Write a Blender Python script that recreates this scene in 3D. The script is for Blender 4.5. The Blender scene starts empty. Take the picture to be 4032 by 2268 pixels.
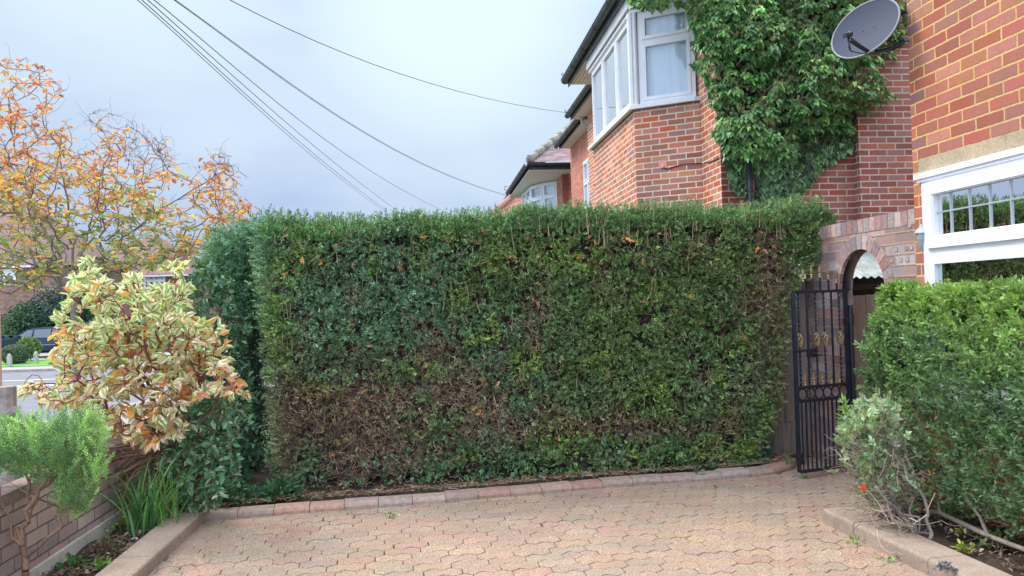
import bpy, math, random
import numpy as np
from mathutils import Vector
random.seed(7); RNG = np.random.default_rng(7)
S = bpy.context.scene; COL = S.collection
rad = math.radians
# ---------------------------------------------------------------- camera
F, CX, CY, H = 3028., 2016., 1134., 1.42
cam_d = bpy.data.cameras.new('camera'); cam = bpy.data.objects.new('camera', cam_d); COL.objects.link(cam)
cam_d.sensor_width = 36; cam_d.lens = 36 * F / 4032; cam_d.clip_end = 2000; cam_d.clip_start = .05
PITCH, ROLL = rad(.89), rad(-1.72)
def _rx(a): c, s = math.cos(a), math.sin(a); return np.array([[1, 0, 0], [0, c, -s], [0, s, c]])
def _rz(a): c, s = math.cos(a), math.sin(a); return np.array([[c, -s, 0], [s, c, 0], [0, 0, 1]])
CM = _rx(math.pi / 2 + PITCH) @ _rz(ROLL)
from mathutils import Matrix
cam.matrix_world = Matrix.Translation((0, 0, H)) @ Matrix([list(r) for r in CM]).to_4x4()
S.camera = cam
# ---------------------------------------------------------------- world, sun, exposure
SUN_DIR = Vector((-.62, .38, .80)).normalized()
S.view_settings.view_transform = 'Standard'; S.view_settings.look = 'None'
S.view_settings.exposure = 1.18; S.view_settings.gamma = 1
w = bpy.data.worlds.new("World"); S.world = w; w.use_nodes = True
nt = w.node_tree; nt.nodes.clear()
def N(nt, t, **k):
    n = nt.nodes.new(t)
    for a, b in k.items():
        if a[0] == '_': n.inputs[a[1:].replace('_', ' ')].default_value = b
        else: setattr(n, a, b)
    return n
def math_(nt, op, a, b=None, c=None, clamp=False):
    n = nt.nodes.new('ShaderNodeMath'); n.operation = op; n.use_clamp = clamp
    for i, v in enumerate((a, b, c)):
        if v is None: continue
        if isinstance(v, (int, float)): n.inputs[i].default_value = v
        else: nt.links.new(v, n.inputs[i])
    return n.outputs[0]
def mix_(nt, fac, a, b, typ='MIX'):
    n = nt.nodes.new('ShaderNodeMix'); n.data_type = 'RGBA'; n.blend_type = typ
    for s, v in ((n.inputs[0], fac), (n.inputs[6], a), (n.inputs[7], b)):
        if isinstance(v, (int, float)): s.default_value = v
        elif isinstance(v, (tuple, list)): s.default_value = (*v[:3], 1)
        else: nt.links.new(v, s)
    return n.outputs[2]
def ramp_(nt, fac, stops, interp='LINEAR'):
    n = nt.nodes.new('ShaderNodeValToRGB'); n.color_ramp.interpolation = interp
    e = n.color_ramp.elements
    while len(e) < len(stops): e.new(.5)
    for i, (p, c) in enumerate(stops):
        e[i].position = p; e[i].color = (*c[:3], 1) if not isinstance(c, (int, float)) else (c, c, c, 1)
    nt.links.new(fac, n.inputs[0]); return n.outputs[0]
def noise_(nt, vec, scale, detail=3, rough=.55, dim='3D'):
    n = nt.nodes.new('ShaderNodeTexNoise'); n.noise_dimensions = dim
    n.inputs['Scale'].default_value = scale; n.inputs['Detail'].default_value = detail; n.inputs['Roughness'].default_value = rough
    if vec is not None: nt.links.new(vec, n.inputs['Vector'])
    return n.outputs['Fac']
tc = N(nt, 'ShaderNodeTexCoord')
sky = N(nt, 'ShaderNodeTexSky', sky_type='NISHITA', sun_disc=False)
sky.sun_elevation = math.asin(SUN_DIR.z); sky.sun_rotation = math.atan2(SUN_DIR.x, SUN_DIR.y)
mp = N(nt, 'ShaderNodeMapping'); mp.inputs['Scale'].default_value = (1, 1, 2.6); nt.links.new(tc.outputs['Generated'], mp.inputs[0])
n1 = noise_(nt, mp.outputs[0], 1.7, 4, .5); n2 = noise_(nt, mp.outputs[0], 5.0, 3, .55)
cl = math_(nt, 'ADD', math_(nt, 'MULTIPLY', n1, .68), math_(nt, 'MULTIPLY', n2, .32))
sep = N(nt, 'ShaderNodeSeparateXYZ'); nt.links.new(tc.outputs['Generated'], sep.inputs[0])
# bright thin patch of cloud in front of the hidden sun, duller bank low down
dot = N(nt, 'ShaderNodeVectorMath', operation='DOT_PRODUCT'); nt.links.new(tc.outputs['Generated'], dot.inputs[0])
gd = CM @ np.array([(1800 - CX) / F, -(-60 - CY) / F, -1.]); gd /= np.linalg.norm(gd); dot.inputs[1].default_value = tuple(gd)
gl = ramp_(nt, dot.outputs['Value'], [(.0, 0), (.93, .0), (.98, .32), (.998, .95)])
dot2 = N(nt, 'ShaderNodeVectorMath', operation='DOT_PRODUCT'); nt.links.new(tc.outputs['Generated'], dot2.inputs[0])
gd2 = CM @ np.array([(500 - CX) / F, -(-200 - CY) / F, -1.]); gd2 /= np.linalg.norm(gd2); dot2.inputs[1].default_value = tuple(gd2)
gl2 = ramp_(nt, dot2.outputs['Value'], [(.0, 0), (.94, .0), (.985, .35), (1, .7)])
base = ramp_(nt, cl, [(.38, (.30, .40, .63)), (.46, (.41, .51, .76)), (.53, (.52, .62, .86)), (.62, (.68, .78, .94))])
low = ramp_(nt, sep.outputs['Z'], [(0, (.50, .65, .87)), (.05, (.41, .54, .78)), (.13, (.34, .47, .72)), (.22, (.40, .53, .82)), (.36, (.48, .64, .87)), (.5, (.85, .92, .97)), (1, (.95, .97, .97))])
c1 = mix_(nt, .52, low, base)
gmax = math_(nt, 'MAXIMUM', gl, gl2)
c2 = mix_(nt, gmax, c1, (.80, .96, .97))
skc = mix_(nt, .12, c2, sky.outputs[0], 'MIX')
skc2 = mix_(nt, 1.0, c2, mix_(nt, .004, (0, 0, 0), sky.outputs[0]), 'ADD')
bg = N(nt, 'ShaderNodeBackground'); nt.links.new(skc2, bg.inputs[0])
# an overcast sky is about three times as bright overhead as near the horizon, plus brightness added behind the camera to light hedge and walls
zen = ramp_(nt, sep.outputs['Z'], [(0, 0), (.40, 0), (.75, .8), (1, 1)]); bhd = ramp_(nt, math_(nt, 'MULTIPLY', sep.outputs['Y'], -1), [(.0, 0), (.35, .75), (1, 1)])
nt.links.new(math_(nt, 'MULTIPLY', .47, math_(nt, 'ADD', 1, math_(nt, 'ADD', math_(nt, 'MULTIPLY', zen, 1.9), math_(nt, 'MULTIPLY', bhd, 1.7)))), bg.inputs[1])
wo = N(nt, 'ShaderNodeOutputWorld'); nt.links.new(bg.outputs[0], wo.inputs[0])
sd = bpy.data.lights.new('sun', 'SUN'); sd.energy = 1.5; sd.angle = rad(25); sd.color = (1, .93, .82)
so = bpy.data.objects.new('sun', sd); COL.objects.link(so); so.rotation_euler = SUN_DIR.to_track_quat('Z', 'Y').to_euler()

# ---------------------------------------------------------------- measuring helpers (world points from the survey of the photograph)
O = np.array([0, 0, H])
def ray(x, y): return CM @ np.array([(x - CX) / F, -(y - CY) / F, -1.])
def at(x, y, Y): d = ray(x, y); return O + d * Y / d[1]
def onz(x, y, z=0): d = ray(x, y); return O + d * (z - H) / d[2]
def onpl(x, y, P, n): d = ray(x, y); n = np.asarray(n, float); return O + d * ((np.asarray(P) - O) @ n) / (d @ n)
D1 = np.array([-.101, .995, 0]); D2 = np.array([.995, .101, 0]); UP = np.array([0, 0, 1.])
def nrm(v): v = np.asarray(v, float); return v / max(np.linalg.norm(v), 1e-9)

# ---------------------------------------------------------------- object helpers
BASE = {}
def tag(o, label=None, cat=None, group=None, kind=None):
    if label: o['label'] = label
    if cat: o['category'] = cat
    if group: o['group'] = group
    if kind: o['kind'] = kind
    return o
def thing(name, label, cat, loc=(0, 0, 0), group=None):
    o = bpy.data.objects.new(name, None); COL.objects.link(o); o.location = tuple(map(float, loc)); o.empty_display_size = .2
    BASE[o.name] = np.array(loc, float); return tag(o, label, cat, group)
def copy_tree(o, parent=None):
    c = o.copy(); COL.objects.link(c)
    if parent: c.parent = parent
    for ch in list(o.children): copy_tree(ch, c)
    return c
class MB:
    def __init__(s): s.v = []; s.f = []; s.uv = []; s.mi = []
    def face(s, pts, uv=None, mi=0):
        pts = [np.asarray(p, float) for p in pts]; i = len(s.v); s.v += pts; s.f.append(list(range(i, i + len(pts)))); s.mi.append(mi)
        if uv is None:
            n = np.cross(pts[1] - pts[0], pts[2] - pts[0]); l = np.linalg.norm(n); n = n / l if l > 1e-12 else UP
            if abs(n[2]) < .75:
                t = nrm([-n[1], n[0], 0]); uv = [(p @ t, p[2]) for p in pts]
            else: uv = [(p @ D2, p @ D1) for p in pts]
        s.uv += uv; return s
    def box(s, o, a, b, c, mi=0):          # corner o, edge vectors
        o, a, b, c = [np.asarray(q, float) for q in (o, a, b, c)]
        if np.dot(np.cross(a, b), c) < 0: a, b = b, a
        P = [o, o + a, o + a + b, o + b, o + c, o + a + c, o + a + b + c, o + b + c]
        for q in ((3, 2, 1, 0), (4, 5, 6, 7), (0, 1, 5, 4), (1, 2, 6, 5), (2, 3, 7, 6), (3, 0, 4, 7)): s.face([P[k] for k in q], mi=mi)
        return s
    def bar(s, p, q, wd, up=UP, h=None):
        p, q = np.asarray(p, float), np.asarray(q, float); h = h or wd; d = nrm(q - p); sd = np.cross(d, up)
        sd = nrm(sd) if np.linalg.norm(sd) > 1e-4 else np.array([1., 0, 0]); u = nrm(np.cross(sd, d))
        return s.box(p - sd * wd / 2 - u * h / 2, q - p, sd * wd, u * h)
    def tube(s, pts, r, n=8, cap=True):
        pts = [np.asarray(p, float) for p in pts]; rs = r if hasattr(r, '__len__') else [r] * len(pts); rings = []
        for i, p in enumerate(pts):
            d = nrm(pts[min(i + 1, len(pts) - 1)] - pts[max(i - 1, 0)]); a = np.cross(d, UP)
            a = nrm(a) if np.linalg.norm(a) > .05 else nrm(np.cross(d, [1, 0, 0])); b = np.cross(d, a)
            i0 = len(s.v); s.v += [p + rs[i] * (math.cos(2 * math.pi * k / n) * a + math.sin(2 * math.pi * k / n) * b) for k in range(n)]; rings.append(i0)
        L = 0
        for j in range(len(rings) - 1):
            l2 = L + np.linalg.norm(pts[j + 1] - pts[j])
            for k in range(n):
                s.f.append([rings[j] + k, rings[j] + (k + 1) % n, rings[j + 1] + (k + 1) % n, rings[j + 1] + k]); s.mi.append(0)
                s.uv += [(k / n, L), ((k + 1) / n, L), ((k + 1) / n, l2), (k / n, l2)]
            L = l2
        if cap:
            for r0, rev in ((rings[0], True), (rings[-1], False)):
                f = [r0 + k for k in range(n)]; s.f.append(f[::-1] if rev else f); s.mi.append(0); s.uv += [(0, 0)] * n
        return s
    def lathe(s, c, prof, n=16, ax=UP):
        c = np.asarray(c, float); ax = nrm(ax); return s.tube([c + ax * z for r, z in prof], [max(r, 1e-4) for r, z in prof], n)
    def build(s, name, mats, parent=None, smooth=False, loc=None):
        base = BASE[parent.name] if parent is not None and parent.name in BASE else np.zeros(3)
        if parent is None:
            V = np.array(s.v); base = np.array(loc, float) if loc is not None else np.array([V[:, 0].mean(), V[:, 1].mean(), V[:, 2].min()])
        V = np.array(s.v) - base
        me = bpy.data.meshes.new(name); me.from_pydata(V.tolist(), [], s.f); ul = me.uv_layers.new(name='UVMap')
        ul.data.foreach_set('uv', np.array(s.uv, np.float32).ravel())
        for m in (mats if isinstance(mats, (list, tuple)) else [mats]): me.materials.append(m)
        me.polygons.foreach_set('material_index', s.mi)
        if smooth: me.polygons.foreach_set('use_smooth', [True] * len(s.f))
        me.update(); return link(name, me, parent, base)
def link(name, me, parent, base):
    o = bpy.data.objects.new(name, me); COL.objects.link(o)
    if parent is None: o.location = tuple(base)
    else: o.parent = parent
    BASE[o.name] = base; return o
# numpy leaf clouds
T_DIA = (np.array([(0, 0, 0), (.45, .5, .04), (1, 0, -.06), (.45, -.5, .04)]), [(0, 1, 2, 3)])
T_LEAF = (np.array([(0, 0, 0), (.30, .46, .10), (.68, .40, .08), (1, 0, -.08), (.68, -.40, .08), (.30, -.46, .10)]), [(0, 1, 2, 3), (0, 3, 4, 5)])
T_IVY = (np.array([(0, 0, 0), (-.12, .30, .02), (.22, .52, .05), (.55, .30, .03), (1, 0, -.12), (.55, -.30, .03), (.22, -.52, .05), (-.12, -.30, .02)]), [(0, 1, 2, 3, 4), (0, 4, 5, 6, 7)])
T_BLADE = (np.array([(0, -.5, 0), (.35, -.42, .06), (.7, -.28, .04), (1, 0, -.12), (.7, .28, .04), (.35, .42, .06), (0, .5, 0)]), [(0, 1, 5, 6), (1, 2, 4, 5), (2, 3, 4)])
def unit(A): return A / np.maximum(np.linalg.norm(A, axis=1, keepdims=True), 1e-9)
def rnd(n, s=1.): return RNG.normal(0, s, (n, 3))
class Cloud:
    def __init__(s): s.V = []; s.F = []; s.C = []; s.U = []; s.n = 0
    def add(s, P, D, Nn, L, W, col, T=T_DIA):
        tv, tf = T; n = len(P)
        if n == 0: return s
        D = unit(D); Sd = unit(np.cross(Nn, D)); Nz = np.cross(D, Sd)
        L = np.broadcast_to(np.asarray(L, float), (n,)); W = np.broadcast_to(np.asarray(W, float), (n,))
        k = len(tv)
        V = P[:, None] + D[:, None] * (tv[:, 0][None, :, None] * L[:, None, None]) + Sd[:, None] * (tv[:, 1][None, :, None] * W[:, None, None]) + Nz[:, None] * (tv[:, 2][None, :, None] * L[:, None, None])
        s.V.append(V.reshape(-1, 3)); s.C.append(np.repeat(np.broadcast_to(col, (n, 3)), k, 0))
        s.U.append(np.tile(np.stack([tv[:, 0], np.abs(tv[:, 1]) * 2.1], 1), (n, 1)))
        off = s.n + np.arange(n) * k
        for f in tf: s.F.append((off[:, None] + np.array(f)[None, :]))
        s.n += n * k; return s
    def raw(s, V, F, C):
        s.V.append(V); s.C.append(np.broadcast_to(C, (len(V), 3)) if np.ndim(C) == 1 else C); s.U.append(np.zeros((len(V), 2))); s.F.append(F + s.n); s.n += len(V); return s
    def build(s, name, mat, parent=None, smooth=False, loc=None):
        V = np.concatenate(s.V); base = BASE[parent.name] if parent is not None else np.array(loc if loc is not None else (V[:, 0].mean(), V[:, 1].mean(), V[:, 2].min()))
        V = V - base; me = bpy.data.meshes.new(name)
        tot = np.concatenate([np.full(len(f), f.shape[1]) for f in s.F]); idx = np.concatenate([f.ravel() for f in s.F])
        me.vertices.add(len(V)); me.vertices.foreach_set('co', V.astype(np.float32).ravel())
        me.loops.add(len(idx)); me.loops.foreach_set('vertex_index', idx.astype(np.int32))
        me.polygons.add(len(tot)); st = np.concatenate([[0], np.cumsum(tot)[:-1]]); me.polygons.foreach_set('loop_start', st.astype(np.int32)); me.polygons.foreach_set('loop_total', tot.astype(np.int32))
        me.polygons.foreach_set('use_smooth', np.full(len(tot), bool(smooth)))
        me.update(calc_edges=True); me.polygons.foreach_set('use_smooth', np.full(len(tot), bool(smooth)))
        ca = me.color_attributes.new('Col', 'FLOAT_COLOR', 'POINT'); C = np.concatenate(s.C); ca.data.foreach_set('color', np.concatenate([C, np.ones((len(C), 1))], 1).astype(np.float32).ravel())
        ul = me.uv_layers.new(name='UVMap'); U = np.concatenate(s.U); ul.data.foreach_set('uv', U[idx].astype(np.float32).ravel())
        me.materials.append(mat); me.validate(); return link(name, me, parent, base)
def segs(A, B, ra, rb, col, cl=None, n=5):
    """tapered tubes from A to B"""
    cl = cl or Cloud(); m = len(A); d = unit(B - A); h = np.where(np.abs(d[:, 2:3]) > .9, np.array([[1., 0, 0]]), np.array([[0, 0, 1.]]))
    a = unit(np.cross(d, h)); b = np.cross(d, a); V = np.zeros((m, 2 * n, 3))
    for k in range(n):
        c = math.cos(2 * math.pi * k / n) * a + math.sin(2 * math.pi * k / n) * b
        V[:, k] = A + c * np.asarray(ra).reshape(-1, 1); V[:, n + k] = B + c * np.asarray(rb).reshape(-1, 1)
    off = np.arange(m)[:, None] * 2 * n
    Fs = np.concatenate([off + np.array([[k, (k + 1) % n, n + (k + 1) % n, n + k]]) for k in range(n)])
    C = np.repeat(np.broadcast_to(col, (m, 3)), 2 * n, 0); cl.raw(V.reshape(-1, 3), Fs, C); return cl
def twigs(P, D, L, r, col, cl, K=3, bend=.35):
    p = P.copy(); d = unit(D); L = np.broadcast_to(L, (len(P),)).reshape(-1, 1) / K; r = np.broadcast_to(r, (len(P),))
    for k in range(K):
        q = p + d * L; segs(p, q, r * (1 - k / K * .6), r * (1 - (k + 1) / K * .6), col, cl, 3); p = q; d = unit(d + rnd(len(P), bend))
    return p
# value noise
def vnoise(P, s, seed=0):
    Q = np.asarray(P) * s + seed * 17.3; i = np.floor(Q).astype(np.int64); f = Q - i; f = f * f * (3 - 2 * f)
    def h(ix, iy, iz):
        x = (ix * 374761393 + iy * 668265263 + iz * 2147483647 + seed * 1013904223) & 0xffffffff
        x = ((x ^ (x >> 13)) * 1274126177) & 0xffffffff; x = x ^ (x >> 16); return (x & 0xffff) / 65535.
    r = 0
    for dx in (0, 1):
        for dy in (0, 1):
            for dz in (0, 1):
                wgt = (f[:, 0] if dx else 1 - f[:, 0]) * (f[:, 1] if dy else 1 - f[:, 1]) * (f[:, 2] if dz else 1 - f[:, 2])
                r = r + wgt * h(i[:, 0] + dx, i[:, 1] + dy, i[:, 2] + dz)
    return r * 2 - 1
def inpoly(x, y, poly):
    x = np.asarray(x); y = np.asarray(y); c = np.zeros(len(x), bool); j = len(poly) - 1
    for i in range(len(poly)):
        xi, yi = poly[i]; xj, yj = poly[j]
        c ^= ((yi > y) != (yj > y)) & (x < (xj - xi) * (y - yi) / (yj - yi + 1e-12) + xi); j = i
    return c
def sample_poly(poly, n):
    P = np.array(poly); lo, hi = P.min(0), P.max(0); out = []
    while sum(map(len, out)) < n:
        q = lo + RNG.random((n * 2, 2)) * (hi - lo); out.append(q[inpoly(q[:, 0], q[:, 1], poly)])
    return np.concatenate(out)[:n]
def ats(xy, Y):
    d = (CM @ np.stack([(xy[:, 0] - CX) / F, -(xy[:, 1] - CY) / F, -np.ones(len(xy))], 0)).T
    return O + d * (np.asarray(Y) / d[:, 1])[:, None]
def jit(base, n, s=.25, g=.06):
    c = np.array(base)[None] * np.exp(RNG.normal(0, s, (n, 1))) * np.exp(RNG.normal(0, g, (n, 3))); return np.clip(c, 0, 1)
def mixcol(cols, wts, n, s=.2):
    k = RNG.choice(len(cols), n, p=np.array(wts) / sum(wts)); c = np.array(cols)[k]; return np.clip(c * np.exp(RNG.normal(0, s, (n, 1))) * np.exp(RNG.normal(0, .05, (n, 3))), 0, 1)
def grow(limbs, targets, step=.12, tip=.003, wander=.25, rise=.0, expo=2.3, outw=.1):
    """branch skeleton: each target is joined to the nearest grown node by a bending path"""
    nodes = []; par = []
    for l in limbs:
        base = None; pts = [np.array(p, float) for p in l]; prev = -1
        if nodes:
            d = [np.linalg.norm(np.array(q) - pts[0]) for q in nodes]; prev = int(np.argmin(d))
        for a, b in zip(pts[:-1], pts[1:]):
            m = max(1, int(np.linalg.norm(b - a) / step))
            for k in range(m):
                if prev == -1: nodes.append(a.copy()); par.append(-1); prev = 0
                q = a + (b - a) * (k + 1) / m + RNG.normal(0, .012 * (wander * 4), 3); nodes.append(q); par.append(prev); prev = len(nodes) - 1
    root = nodes[0].copy(); arr = np.zeros((len(nodes) + len(targets) * 40, 3)); cnt = len(nodes); arr[:cnt] = nodes
    pth = np.zeros(len(arr)); 
    for i in range(1, cnt): pth[i] = pth[par[i]] + np.linalg.norm(arr[i] - arr[par[i]])
    order = np.argsort(np.linalg.norm(targets - root, axis=1)); tips = []
    for ti in order:
        t = targets[ti]; d = np.linalg.norm(arr[:cnt] - t, axis=1); c = d + outw * pth[:cnt]; c[0] += 1; j = int(np.argmin(c)); a = arr[j]; dist = d[j]
        if dist < step * .6: continue
        gd_ = a - arr[par[j]] if par[j] >= 0 else UP; ctl = a + nrm(gd_) * dist * .35 + UP * rise * dist
        m = min(38, max(2, int(dist / step))); prev = j
        for k in range(1, m + 1):
            s_ = k / m; q = (1 - s_) ** 2 * a + 2 * s_ * (1 - s_) * ctl + s_ * s_ * t
            if k < m: q = q + RNG.normal(0, wander * step * .5, 3)
            arr[cnt] = q; par.append(prev); pth[cnt] = pth[prev] + np.linalg.norm(q - arr[prev]); prev = cnt; cnt += 1
        tips.append(prev)
    nd = arr[:cnt]; par = np.array(par); r = np.zeros(cnt); child = np.zeros(cnt)
    for i in range(cnt - 1, -1, -1):
        r[i] = max(child[i], tip ** expo) ** (1 / expo)
        if par[i] >= 0: child[par[i]] += r[i] ** expo
    return nd, par, r, np.array(tips)
def skel(nd, par, r, col, name, mat, parent, mask=None, n=6):
    i = np.where(par >= 0)[0]
    if mask is not None: i = i[mask[i]]
    cl = segs(nd[par[i]], nd[i], r[par[i]] * .5 + r[i] * .5, r[i], col if np.ndim(col) == 1 else col[i], None, n)
    return cl.build(name, mat, parent, smooth=True)

# ---------------------------------------------------------------- materials
MATS = {}
def newmat(name):
    m = bpy.data.materials.new(name); m.use_nodes = True; nt = m.node_tree; nt.nodes.clear(); out = N(nt, 'ShaderNodeOutputMaterial'); MATS[name] = m; return m, nt, out
def bump_(nt, h, st=.3, dist=.005):
    b = N(nt, 'ShaderNodeBump'); b.inputs['Strength'].default_value = st; b.inputs['Distance'].default_value = dist; nt.links.new(h, b.inputs['Height']); return b.outputs[0]
def pbr(name, col, rough=.6, metal=0, vary=.12, scale=6, bump=0, spec=.5, bscale=None, dirt=None):
    m, nt, out = newmat(name); tc = N(nt, 'ShaderNodeTexCoord'); p = N(nt, 'ShaderNodeBsdfPrincipled')
    n = noise_(nt, tc.outputs['Object'], scale, 5, .6); dk = tuple(c * (1 - vary) for c in col); lt = tuple(min(1, c * (1 + vary)) for c in col)
    c = ramp_(nt, n, [(.3, dk), (.7, lt)])
    if dirt:
        n2_ = noise_(nt, tc.outputs['Object'], scale * .6, 6, .7); f = ramp_(nt, n2_, [(.52, 0), (.68, dirt[3])]); c = mix_(nt, f, c, dirt[:3])
    nt.links.new(c, p.inputs['Base Color']); p.inputs['Metallic'].default_value = metal; p.inputs['Specular IOR Level'].default_value = spec
    rr = math_(nt, 'ADD', math_(nt, 'MULTIPLY', n, .2), rough - .1); nt.links.new(rr, p.inputs['Roughness'])
    if bump: nt.links.new(bump_(nt, noise_(nt, tc.outputs['Object'], bscale or scale * 8, 4), bump), p.inputs['Normal'])
    nt.links.new(p.outputs[0], out.inputs[0]); return m
def brickmat(name, tones, mortar, mort2=None, wob=.0022, seed=0., dy=0., dx=0., rough=.85, mw=.0105, smear=.3):
    m, nt, out = newmat(name); uv = N(nt, 'ShaderNodeUVMap', uv_map='UVMap'); tc = N(nt, 'ShaderNodeTexCoord'); sp = N(nt, 'ShaderNodeSeparateXYZ'); nt.links.new(uv.outputs[0], sp.inputs[0])
    nw = noise_(nt, tc.outputs['Object'], 22, 3, .6); nw2 = noise_(nt, tc.outputs['Object'], 60, 3, .6)
    wv = math_(nt, 'MULTIPLY', math_(nt, 'SUBTRACT', math_(nt, 'ADD', nw, math_(nt, 'MULTIPLY', nw2, .6)), .8), wob * 4)
    u = math_(nt, 'ADD', math_(nt, 'ADD', sp.outputs[0], dx), wv); v = math_(nt, 'ADD', math_(nt, 'ADD', sp.outputs[1], dy), wv)
    vr = math_(nt, 'DIVIDE', v, .075); row = math_(nt, 'FLOOR', vr); fv = math_(nt, 'FRACT', vr)
    ur = math_(nt, 'ADD', math_(nt, 'DIVIDE', u, .225), math_(nt, 'MULTIPLY', math_(nt, 'MODULO', math_(nt, 'ABSOLUTE', row), 2), .5))
    colr = math_(nt, 'FLOOR', ur); fu = math_(nt, 'FRACT', ur)
    du = math_(nt, 'MULTIPLY', math_(nt, 'MINIMUM', fu, math_(nt, 'SUBTRACT', 1, fu)), .225)
    dv = math_(nt, 'MULTIPLY', math_(nt, 'MINIMUM', fv, math_(nt, 'SUBTRACT', 1, fv)), .075)
    dd = math_(nt, 'MINIMUM', du, dv)
    mk = N(nt, 'ShaderNodeMapRange'); nt.links.new(dd, mk.inputs[0]); mk.inputs[1].default_value = mw * .5 - .0015; mk.inputs[2].default_value = mw * .5 + .002
    cb = N(nt, 'ShaderNodeCombineXYZ'); nt.links.new(colr, cb.inputs[0]); nt.links.new(row, cb.inputs[1]); cb.inputs[2].default_value = seed
    wn = N(nt, 'ShaderNodeTexWhiteNoise', noise_dimensions='3D'); nt.links.new(cb.outputs[0], wn.inputs[0])
    st = [((i) / len(tones), t) for i, t in enumerate(tones)]; bc = ramp_(nt, wn.outputs[0], st, 'CONSTANT')
    hs = N(nt, 'ShaderNodeHueSaturation'); nt.links.new(bc, hs.inputs['Color']); sepc = N(nt, 'ShaderNodeSeparateColor'); nt.links.new(wn.outputs['Color'], sepc.inputs[0])
    nt.links.new(math_(nt, 'ADD', math_(nt, 'MULTIPLY', sepc.outputs[1], .45), .78), hs.inputs['Value']); nt.links.new(math_(nt, 'ADD', math_(nt, 'MULTIPLY', sepc.outputs[2], .3), .85), hs.inputs['Saturation'])
    nf = noise_(nt, tc.outputs['Object'], 14, 6, .7); ns = noise_(nt, tc.outputs['Object'], 90, 3, .6)
    c = mix_(nt, ramp_(nt, nf, [(.38, .0), (.75, .55)]), hs.outputs[0], tones[0], 'MIX')
    c = mix_(nt, .35, c, ramp_(nt, ns, [(.3, .35), (.7, .65)]), 'OVERLAY')
    if smear: c = mix_(nt, ramp_(nt, noise_(nt, tc.outputs['Object'], 9, 6, .75), [(.58, 0), (.78, smear)]), c, mortar)
    mc = mix_(nt, ramp_(nt, noise_(nt, tc.outputs['Object'], 3.1, 4, .6), [(.4, 0), (.6, 1)]), mortar, mort2 or mortar)
    mc = mix_(nt, .4, mc, ramp_(nt, ns, [(.3, .3), (.7, .7)]), 'OVERLAY')
    fin = mix_(nt, mk.outputs[0], mc, c)
    mpz = N(nt, 'ShaderNodeMapping'); mpz.inputs['Scale'].default_value = (1.6, 1.6, .5); nt.links.new(tc.outputs['Object'], mpz.inputs[0]); gr = noise_(nt, mpz.outputs[0], 1.4, 6, .7); fin = mix_(nt, ramp_(nt, gr, [(.46, 0), (.72, .42)]), fin, (.20, .16, .13))
    p = N(nt, 'ShaderNodeBsdfPrincipled'); nt.links.new(fin, p.inputs['Base Color']); p.inputs['Roughness'].default_value = rough; p.inputs['Specular IOR Level'].default_value = .25
    h = math_(nt, 'ADD', mk.outputs[0], math_(nt, 'MULTIPLY', ns, .25)); nt.links.new(bump_(nt, h, .8, .004), p.inputs['Normal']); nt.links.new(p.outputs[0], out.inputs[0]); return m
def leafmat(name, rough=.5, trans=.25, spec=.4, margin=None, tint=(1.15, 1.25, .6)):
    m, nt, out = newmat(name); at_ = N(nt, 'ShaderNodeAttribute', attribute_name='Col'); tc = N(nt, 'ShaderNodeTexCoord')
    c = mix_(nt, .25, at_.outputs[0], ramp_(nt, noise_(nt, tc.outputs['Object'], 60, 2), [(.3, .3), (.7, .7)]), 'OVERLAY')
    if margin:
        uv = N(nt, 'ShaderNodeUVMap', uv_map='UVMap'); sp = N(nt, 'ShaderNodeSeparateXYZ'); nt.links.new(uv.outputs[0], sp.inputs[0])
        f = math_(nt, 'ADD', sp.outputs[1], math_(nt, 'MULTIPLY', math_(nt, 'SUBTRACT', noise_(nt, tc.outputs['Object'], 45, 3), .5), .7))
        c = mix_(nt, ramp_(nt, f, [(.40, 0), (.54, 1)]), c, margin)
    p = N(nt, 'ShaderNodeBsdfPrincipled'); nt.links.new(c, p.inputs['Base Color']); p.inputs['Roughness'].default_value = rough; p.inputs['Specular IOR Level'].default_value = spec
    t = N(nt, 'ShaderNodeBsdfTranslucent'); nt.links.new(mix_(nt, 1, c, tint, 'MULTIPLY'), t.inputs[0])
    mx = N(nt, 'ShaderNodeMixShader'); mx.inputs[0].default_value = trans; nt.links.new(p.outputs[0], mx.inputs[1]); nt.links.new(t.outputs[0], mx.inputs[2]); nt.links.new(mx.outputs[0], out.inputs[0]); return m
def attrmat(name, rough=.85, spec=.2, scale=40, amt=.4, speck=None, bump=.4):
    m, nt, out = newmat(name); at_ = N(nt, 'ShaderNodeAttribute', attribute_name='Col'); tc = N(nt, 'ShaderNodeTexCoord')
    n = noise_(nt, tc.outputs['Object'], scale, 5, .7); c = mix_(nt, amt, at_.outputs[0], ramp_(nt, n, [(.3, .2), (.7, .8)]), 'OVERLAY')
    if speck:
        n3 = noise_(nt, tc.outputs['Object'], 170, 2, .5); c = mix_(nt, ramp_(nt, n3, [(.58, 0), (.65, .8)]), c, speck)
        n4 = noise_(nt, tc.outputs['Object'], 120, 3, .6); c = mix_(nt, ramp_(nt, n4, [(.34, .75), (.44, 0)]), c, (.10, .07, .05))
        n5 = noise_(nt, tc.outputs['Object'], 2.2, 5, .65); c = mix_(nt, ramp_(nt, n5, [(.40, 0), (.66, .5)]), c, (.24, .19, .15))
    p = N(nt, 'ShaderNodeBsdfPrincipled'); nt.links.new(c, p.inputs['Base Color']); p.inputs['Roughness'].default_value = rough; p.inputs['Specular IOR Level'].default_value = spec
    if bump: nt.links.new(bump_(nt, n, bump, .003), p.inputs['Normal'])
    nt.links.new(p.outputs[0], out.inputs[0]); return m
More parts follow.
